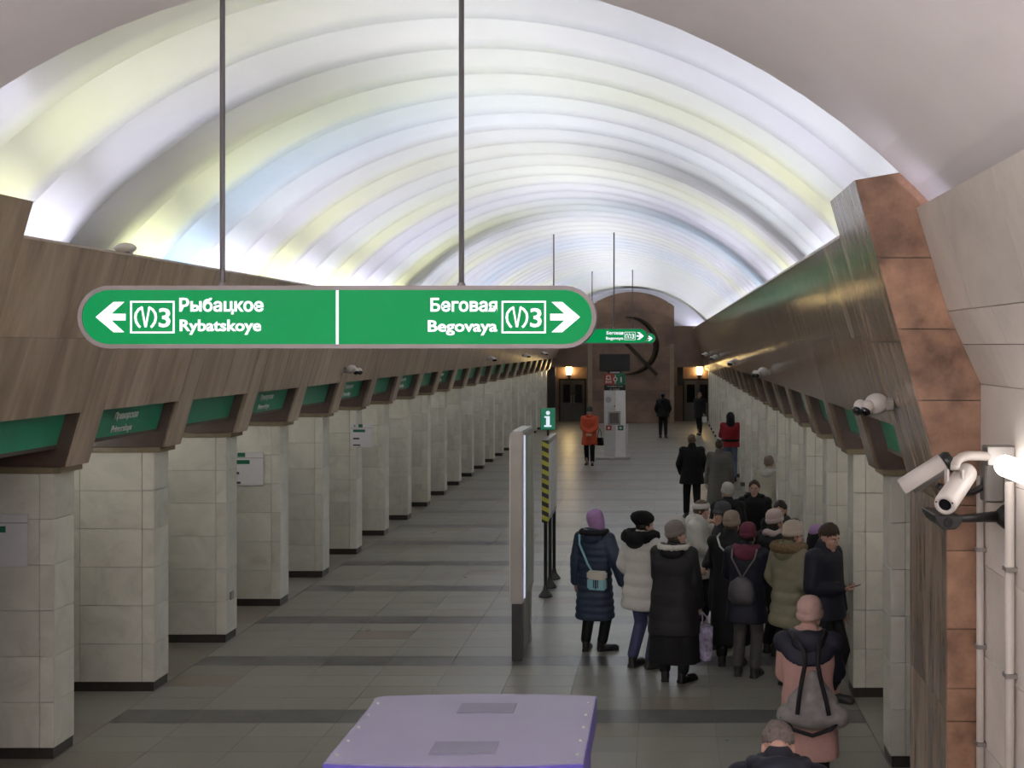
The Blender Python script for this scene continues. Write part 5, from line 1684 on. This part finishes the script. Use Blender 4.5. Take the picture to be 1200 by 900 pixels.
P14, W14 = person(853, 17.6, 1.66, 10, 'person in black coat with pale grey knitted hat left of the woman facing the camera', 'black', 0.55, 1.02,
    hat='beanie', hatm='lightk', hood='down', head=(10, 0))
P15, W15 = person(811, 25.9, 1.78, 6, 'tall man in black coat and black trousers walking away beside a grey coat', 'black', 0.72, 1.08, trousers='black',
    hair='short', hairm='hairm', feet=walk, arms=('pocket', 'pocket'), head=(0, 8))
P16, W16 = person(843, 25.4, 1.70, 0, 'person in long grey wool coat walking away at the back of the crowd', 'grey', 0.38, 1.12,
    hair='short', hairm='hairb', trousers='greyt', feet=((-0.09, -0.15, 5), (0.09, 0.15, -5)), arms=('hang', 'hang'))
P17, W17 = person(856, 33.2, 1.84, 0, 'person in red jacket with black hood and pale jeans by the right pillars', 'red', 0.86, 1.1, 0.0, trousers='jeans2',
    hood='up', hoodm='black', belt='black', yoke=None, arms=('front', 'front'), hair='short')
P18, W18 = person(904, 22.55, 1.60, -30, 'person in cream jacket and brown knitted hat between two right pillars', 'cream', 0.66, 1.0, 0.06, 0.14, 'greyt',
    hat='beanie', hatm='taupe', hood='down', hoodm='whitefur', X=1.88)
P19, W19 = person(777, 48.9, 1.76, 0, 'far figure in black clothes standing in front of the arched end wall', 'black', 0.80, 1.08, hair='short', hairm='haird', arms=('pocket', 'pocket'), hood='down')
P20, W20 = person(820, 50.3, 1.74, 160, 'far figure in dark coat striding out of the right end niche', 'black', 0.68, 1.0, hair='short', hairm='hairm', feet=((-0.10, 0.24, 5), (0.10, -0.22, -5)), arms=('swing', 'back'))
P21, W21 = person(691, 37.7, 1.75, 178, 'woman in long orange red coat walking towards the camera left of the terminal', 'orange', 0.60, 1.02, 0.05, 0.14,
    hat='beanie', hatm='darkk', hair='nape', hairm='haird', arms=('belly', 'belly'), feet=((-0.09, 0.10, 5), (0.09, -0.10, -5)), scarf='orange')
P22, W22 = person(915, 15.75, 1.68, 165, 'dark-haired person in dark coat half hidden behind the pinkish hat', 'black', 0.6, 1.0, hair='short', hairm='haird', head=(0, 12), scarf='darkk')
P23, W23 = person(957, 14.0, 1.58, -40, 'person in black hooded coat hidden between the olive coat and the man with the phone', 'black', 0.5, 1.0,
    hood='up', hat='beanie', hatm='lilac')

dg = bpy.context.evaluated_depsgraph_get()
for o in JOBS:
    me = bpy.data.meshes.new_from_object(o.evaluated_get(dg))
    old = o.data
    o.modifiers.clear()
    o.data = me
    me.name = o.name
    bpy.data.meshes.remove(old)
JOBS.clear()

# ---------------- things people carry
def world_of(root, p): return root.matrix_basis @ Vector(p)
def bag_root(name, p, rz, label, cat='bag'):
    return empty(name, tuple(p), rz, label=label, cat=cat)
def strap_between(r, pts, w, mat, name='strap', t=0.005):
    """flat strap through points given in world space"""
    b = NB()
    P = [Vector(p) - r.location for p in pts]
    Ri = Matrix.Rotation(-r.rotation_euler.z, 3, 'Z')
    P = [Ri @ p for p in P]
    tube(b, P, w, 8)
    return obj(name, b, mat, r, True)

# cyan and white crossbody bag of the navy coat
p = world_of(P1, (0.135, -0.27, 0.93))
r = bag_root('shoulder_bag', p, math.radians(-18), 'small pale blue and cream shoulder bag on the back of the navy coat')
b = NB(); box(b, -0.115, 0.115, -0.045, 0.04, -0.12, 0.02); obj('bag_body', bevel(b, 0.02, 2), plain('sky_blue_leather', (0.22, 0.46, 0.52), 0.5, var=0.05), r)
b = NB(); box(b, -0.118, 0.118, -0.05, 0.042, 0.0, 0.10); obj('bag_flap', bevel(b, 0.02, 2), plain('cream_leather', (0.50, 0.47, 0.40), 0.5, var=0.05), r)
b = NB(); box(b, -0.008, 0.008, -0.058, -0.046, -0.10, 0.0); box(b, -0.03, -0.02, -0.056, -0.046, -0.09, 0.0); box(b, 0.02, 0.03, -0.056, -0.046, -0.09, 0.0); obj('tassel', b, CL['navy'], r)
strap_between(r, [world_of(P1, (0.06, -0.25, 1.02)), world_of(P1, (-0.01, -0.215, 1.10)), world_of(P1, (-0.07, -0.20, 1.22)), world_of(P1, (-0.13, -0.185, 1.33)), world_of(P1, (-0.15, -0.13, 1.42)), world_of(P1, (-0.145, 0.0, 1.47))], 0.013, plain('sky_blue_strap', (0.25, 0.46, 0.52), 0.5))

# purple shopping bag in the hand of the broad woman
wv, hv = W3[1]
p = hv + Vector((0.03, 0.0, -0.30))
r = bag_root('shopping_bag', p, math.radians(-60), 'purple patterned shopping bag hanging from the hand of the broad woman')
b = NB(); prism(b, [(-0.13, -0.22), (0.13, -0.22), (0.15, 0.16), (-0.15, 0.16)], 'y', -0.05, 0.05); bevel(b, 0.012, 2)
MT_bag = plain('purple_patterned_plastic', (0.13, 0.07, 0.24), 0.35, var=0.9, scale=9, col2=(0.30, 0.27, 0.38))
obj('bag_body', b, MT_bag, r)
for yy in (-0.04, 0.04):
    b = NB(); tube(b, [(-0.06, yy, 0.15), (-0.045, yy * 0.6, 0.24), (0.0, 0, 0.285), (0.045, yy * 0.6, 0.24), (0.06, yy, 0.15)], 0.007, 8); obj('bag_handle', b, MT_bag, r)

# dark rucksack of the maroon hat
p = world_of(P7, (0.0, -0.255, 1.02))
r = bag_root('rucksack', p, math.radians(-16), 'dark drawstring rucksack with crossing straps on the back below the maroon hat')
b = NB(); lathe(b, [(0, -0.16), (0.10, -0.155), (0.15, -0.10), (0.155, -0.02), (0.12, 0.08), (0.05, 0.14), (0, 0.15)], 20)
for v in b.verts: v.co.y *= 0.42; v.co.x *= 1.0 + 0.05 * math.sin(v.co.z * 30)
obj('bag_body', b, plain('charcoal_nylon', (0.045, 0.042, 0.048), 0.45, var=0.2), r, True)
for k in (-1, 1):
    strap_between(r, [world_of(P7, (0.0, -0.25, 1.15)), world_of(P7, (k * 0.06, -0.225, 1.25)), world_of(P7, (k * 0.13, -0.19, 1.36)), world_of(P7, (k * 0.14, -0.10, 1.455))], 0.010, CL['greyk'])

# white shoulder strap of the taupe hat and its small bag
p = world_of(P6, (0.20, 0.17, 0.95))
r = bag_root('shoulder_bag', p, math.radians(-12), 'black shoulder bag on a white strap worn over the ankle length black coat')
b = NB(); box(b, -0.11, 0.11, -0.035, 0.035, -0.11, 0.09); obj('bag_body', bevel(b, 0.015, 2), CL['black'], r)
strap_between(r, [world_of(P6, (0.20, 0.10, 1.05)), world_of(P6, (0.17, -0.155, 1.12)), world_of(P6, (0.04, -0.19, 1.24)), world_of(P6, (-0.09, -0.175, 1.36)), world_of(P6, (-0.13, -0.11, 1.455)), world_of(P6, (-0.12, 0.02, 1.475))], 0.011, CL['strap_white'])

# grey soft bag with black straps on the pink coat
p = world_of(P11, (0.035, -0.27, 0.93))
r = bag_root('soft_backpack', p, math.radians(-6), 'slouching grey cloth bag with black straps on the back of the pink coat')
b = NB()
capsule(b, (-0.19, 0.02, -0.05), (0.19, 0.02, -0.05), 0.085, 0.09)
ellipsoid(b, (0, 0.0, -0.03), (0.24, 0.105, 0.12), None, 3)
capsule(b, (-0.12, 0.02, 0.05), (0.0, 0.05, 0.22), 0.075, 0.04); capsule(b, (0.12, 0.02, 0.05), (0.02, 0.05, 0.22), 0.075, 0.04)
capsule(b, (0.0, 0.02, 0.06), (0.0, 0.05, 0.24), 0.08, 0.045)
obj_b = sculpt('bag_body', b, cloth('grey_bag_cloth', (0.17, 0.16, 0.155), 0.85, 0.25, 9, 0.4), r, 0.012, 0.5, 3)
for k, x in ((-1, -0.075), (1, 0.135)):
    strap_between(r, [world_of(P11, (x * 1.15 + 0.0, -0.375, 0.92)), world_of(P11, (x * 1.0, -0.36, 1.02)), world_of(P11, (x * 0.75, -0.32, 1.14)), world_of(P11, (x * 0.45 + 0.01, -0.255, 1.28)), world_of(P11, (x * 0.5 + 0.01, -0.225, 1.36)), world_of(P11, (k * 0.085, -0.20, 1.44)), world_of(P11, (k * 0.13, -0.10, 1.485))], 0.017, CL['black'])
strap_between(r, [world_of(P11, (-0.21, -0.30, 0.88)), world_of(P11, (-0.12, -0.33, 0.79)), world_of(P11, (0.03, -0.34, 0.75)), world_of(P11, (0.17, -0.33, 0.80)), world_of(P11, (0.27, -0.30, 0.89))], 0.016, CL['black'], 'lower_strap')
# white mark on the black sleeve
a = W11[1][0]
# phone of the man
wv, hv = W10[1]
d = (hv - wv).normalized()
p = hv + d * 0.045 + Vector((0, 0, 0.028))
r = empty('phone', tuple(p), math.radians(-118), label='dark phone held in front by the dark-haired man', cat='phone')
b = NB(); box(b, -0.037, 0.037, -0.075, 0.078, -0.004, 0.004); bevel(b, 0.003); o1 = obj('phone_body', b, MT['black'], r)
b = NB(); box(b, -0.033, 0.033, -0.070, 0.073, 0.0042, 0.0048); o2 = obj('phone_screen', b, MT['glassdark'], r)
r.rotation_euler = (0.35, 0, math.radians(-118))
# earbud of the man
# black handbag of the red coat, white parcel of the far walker
p = world_of(P21, (-0.30, 0.02, 0.72))
r = bag_root('handbag', p, math.radians(150), 'black handbag hanging at the side of the orange red coat')
b = NB(); prism(b, [(-0.13, -0.14), (0.13, -0.14), (0.10, 0.10), (-0.10, 0.10)], 'y', -0.05, 0.05); obj('bag_body', bevel(b, 0.015, 2), CL['black'], r)
b = NB(); tube(b, [(-0.07, 0, 0.09), (-0.06, 0, 0.25), (0.0, 0, 0.36), (0.06, 0, 0.25), (0.07, 0, 0.09)], 0.010, 8); obj('bag_handle', b, CL['black'], r)
wv, hv = W20[-1]
r = bag_root('paper_bag', hv + Vector((0.02, 0, -0.17)), 0.4, 'small white bag in the hand of the far striding figure')
b = NB(); box(b, -0.09, 0.09, -0.045, 0.045, -0.12, 0.10); obj('bag_body', bevel(b, 0.01), MT['white'], r)
b = NB(); tube(b, [(-0.05, 0, 0.09), (-0.03, 0, 0.16), (0.03, 0, 0.16), (0.05, 0, 0.09)], 0.006, 6); obj('bag_handle', b, MT['white'], r)

dg = bpy.context.evaluated_depsgraph_get()
for o in JOBS:
    me = bpy.data.meshes.new_from_object(o.evaluated_get(dg))
    o.modifiers.clear(); o.data = me
JOBS.clear()
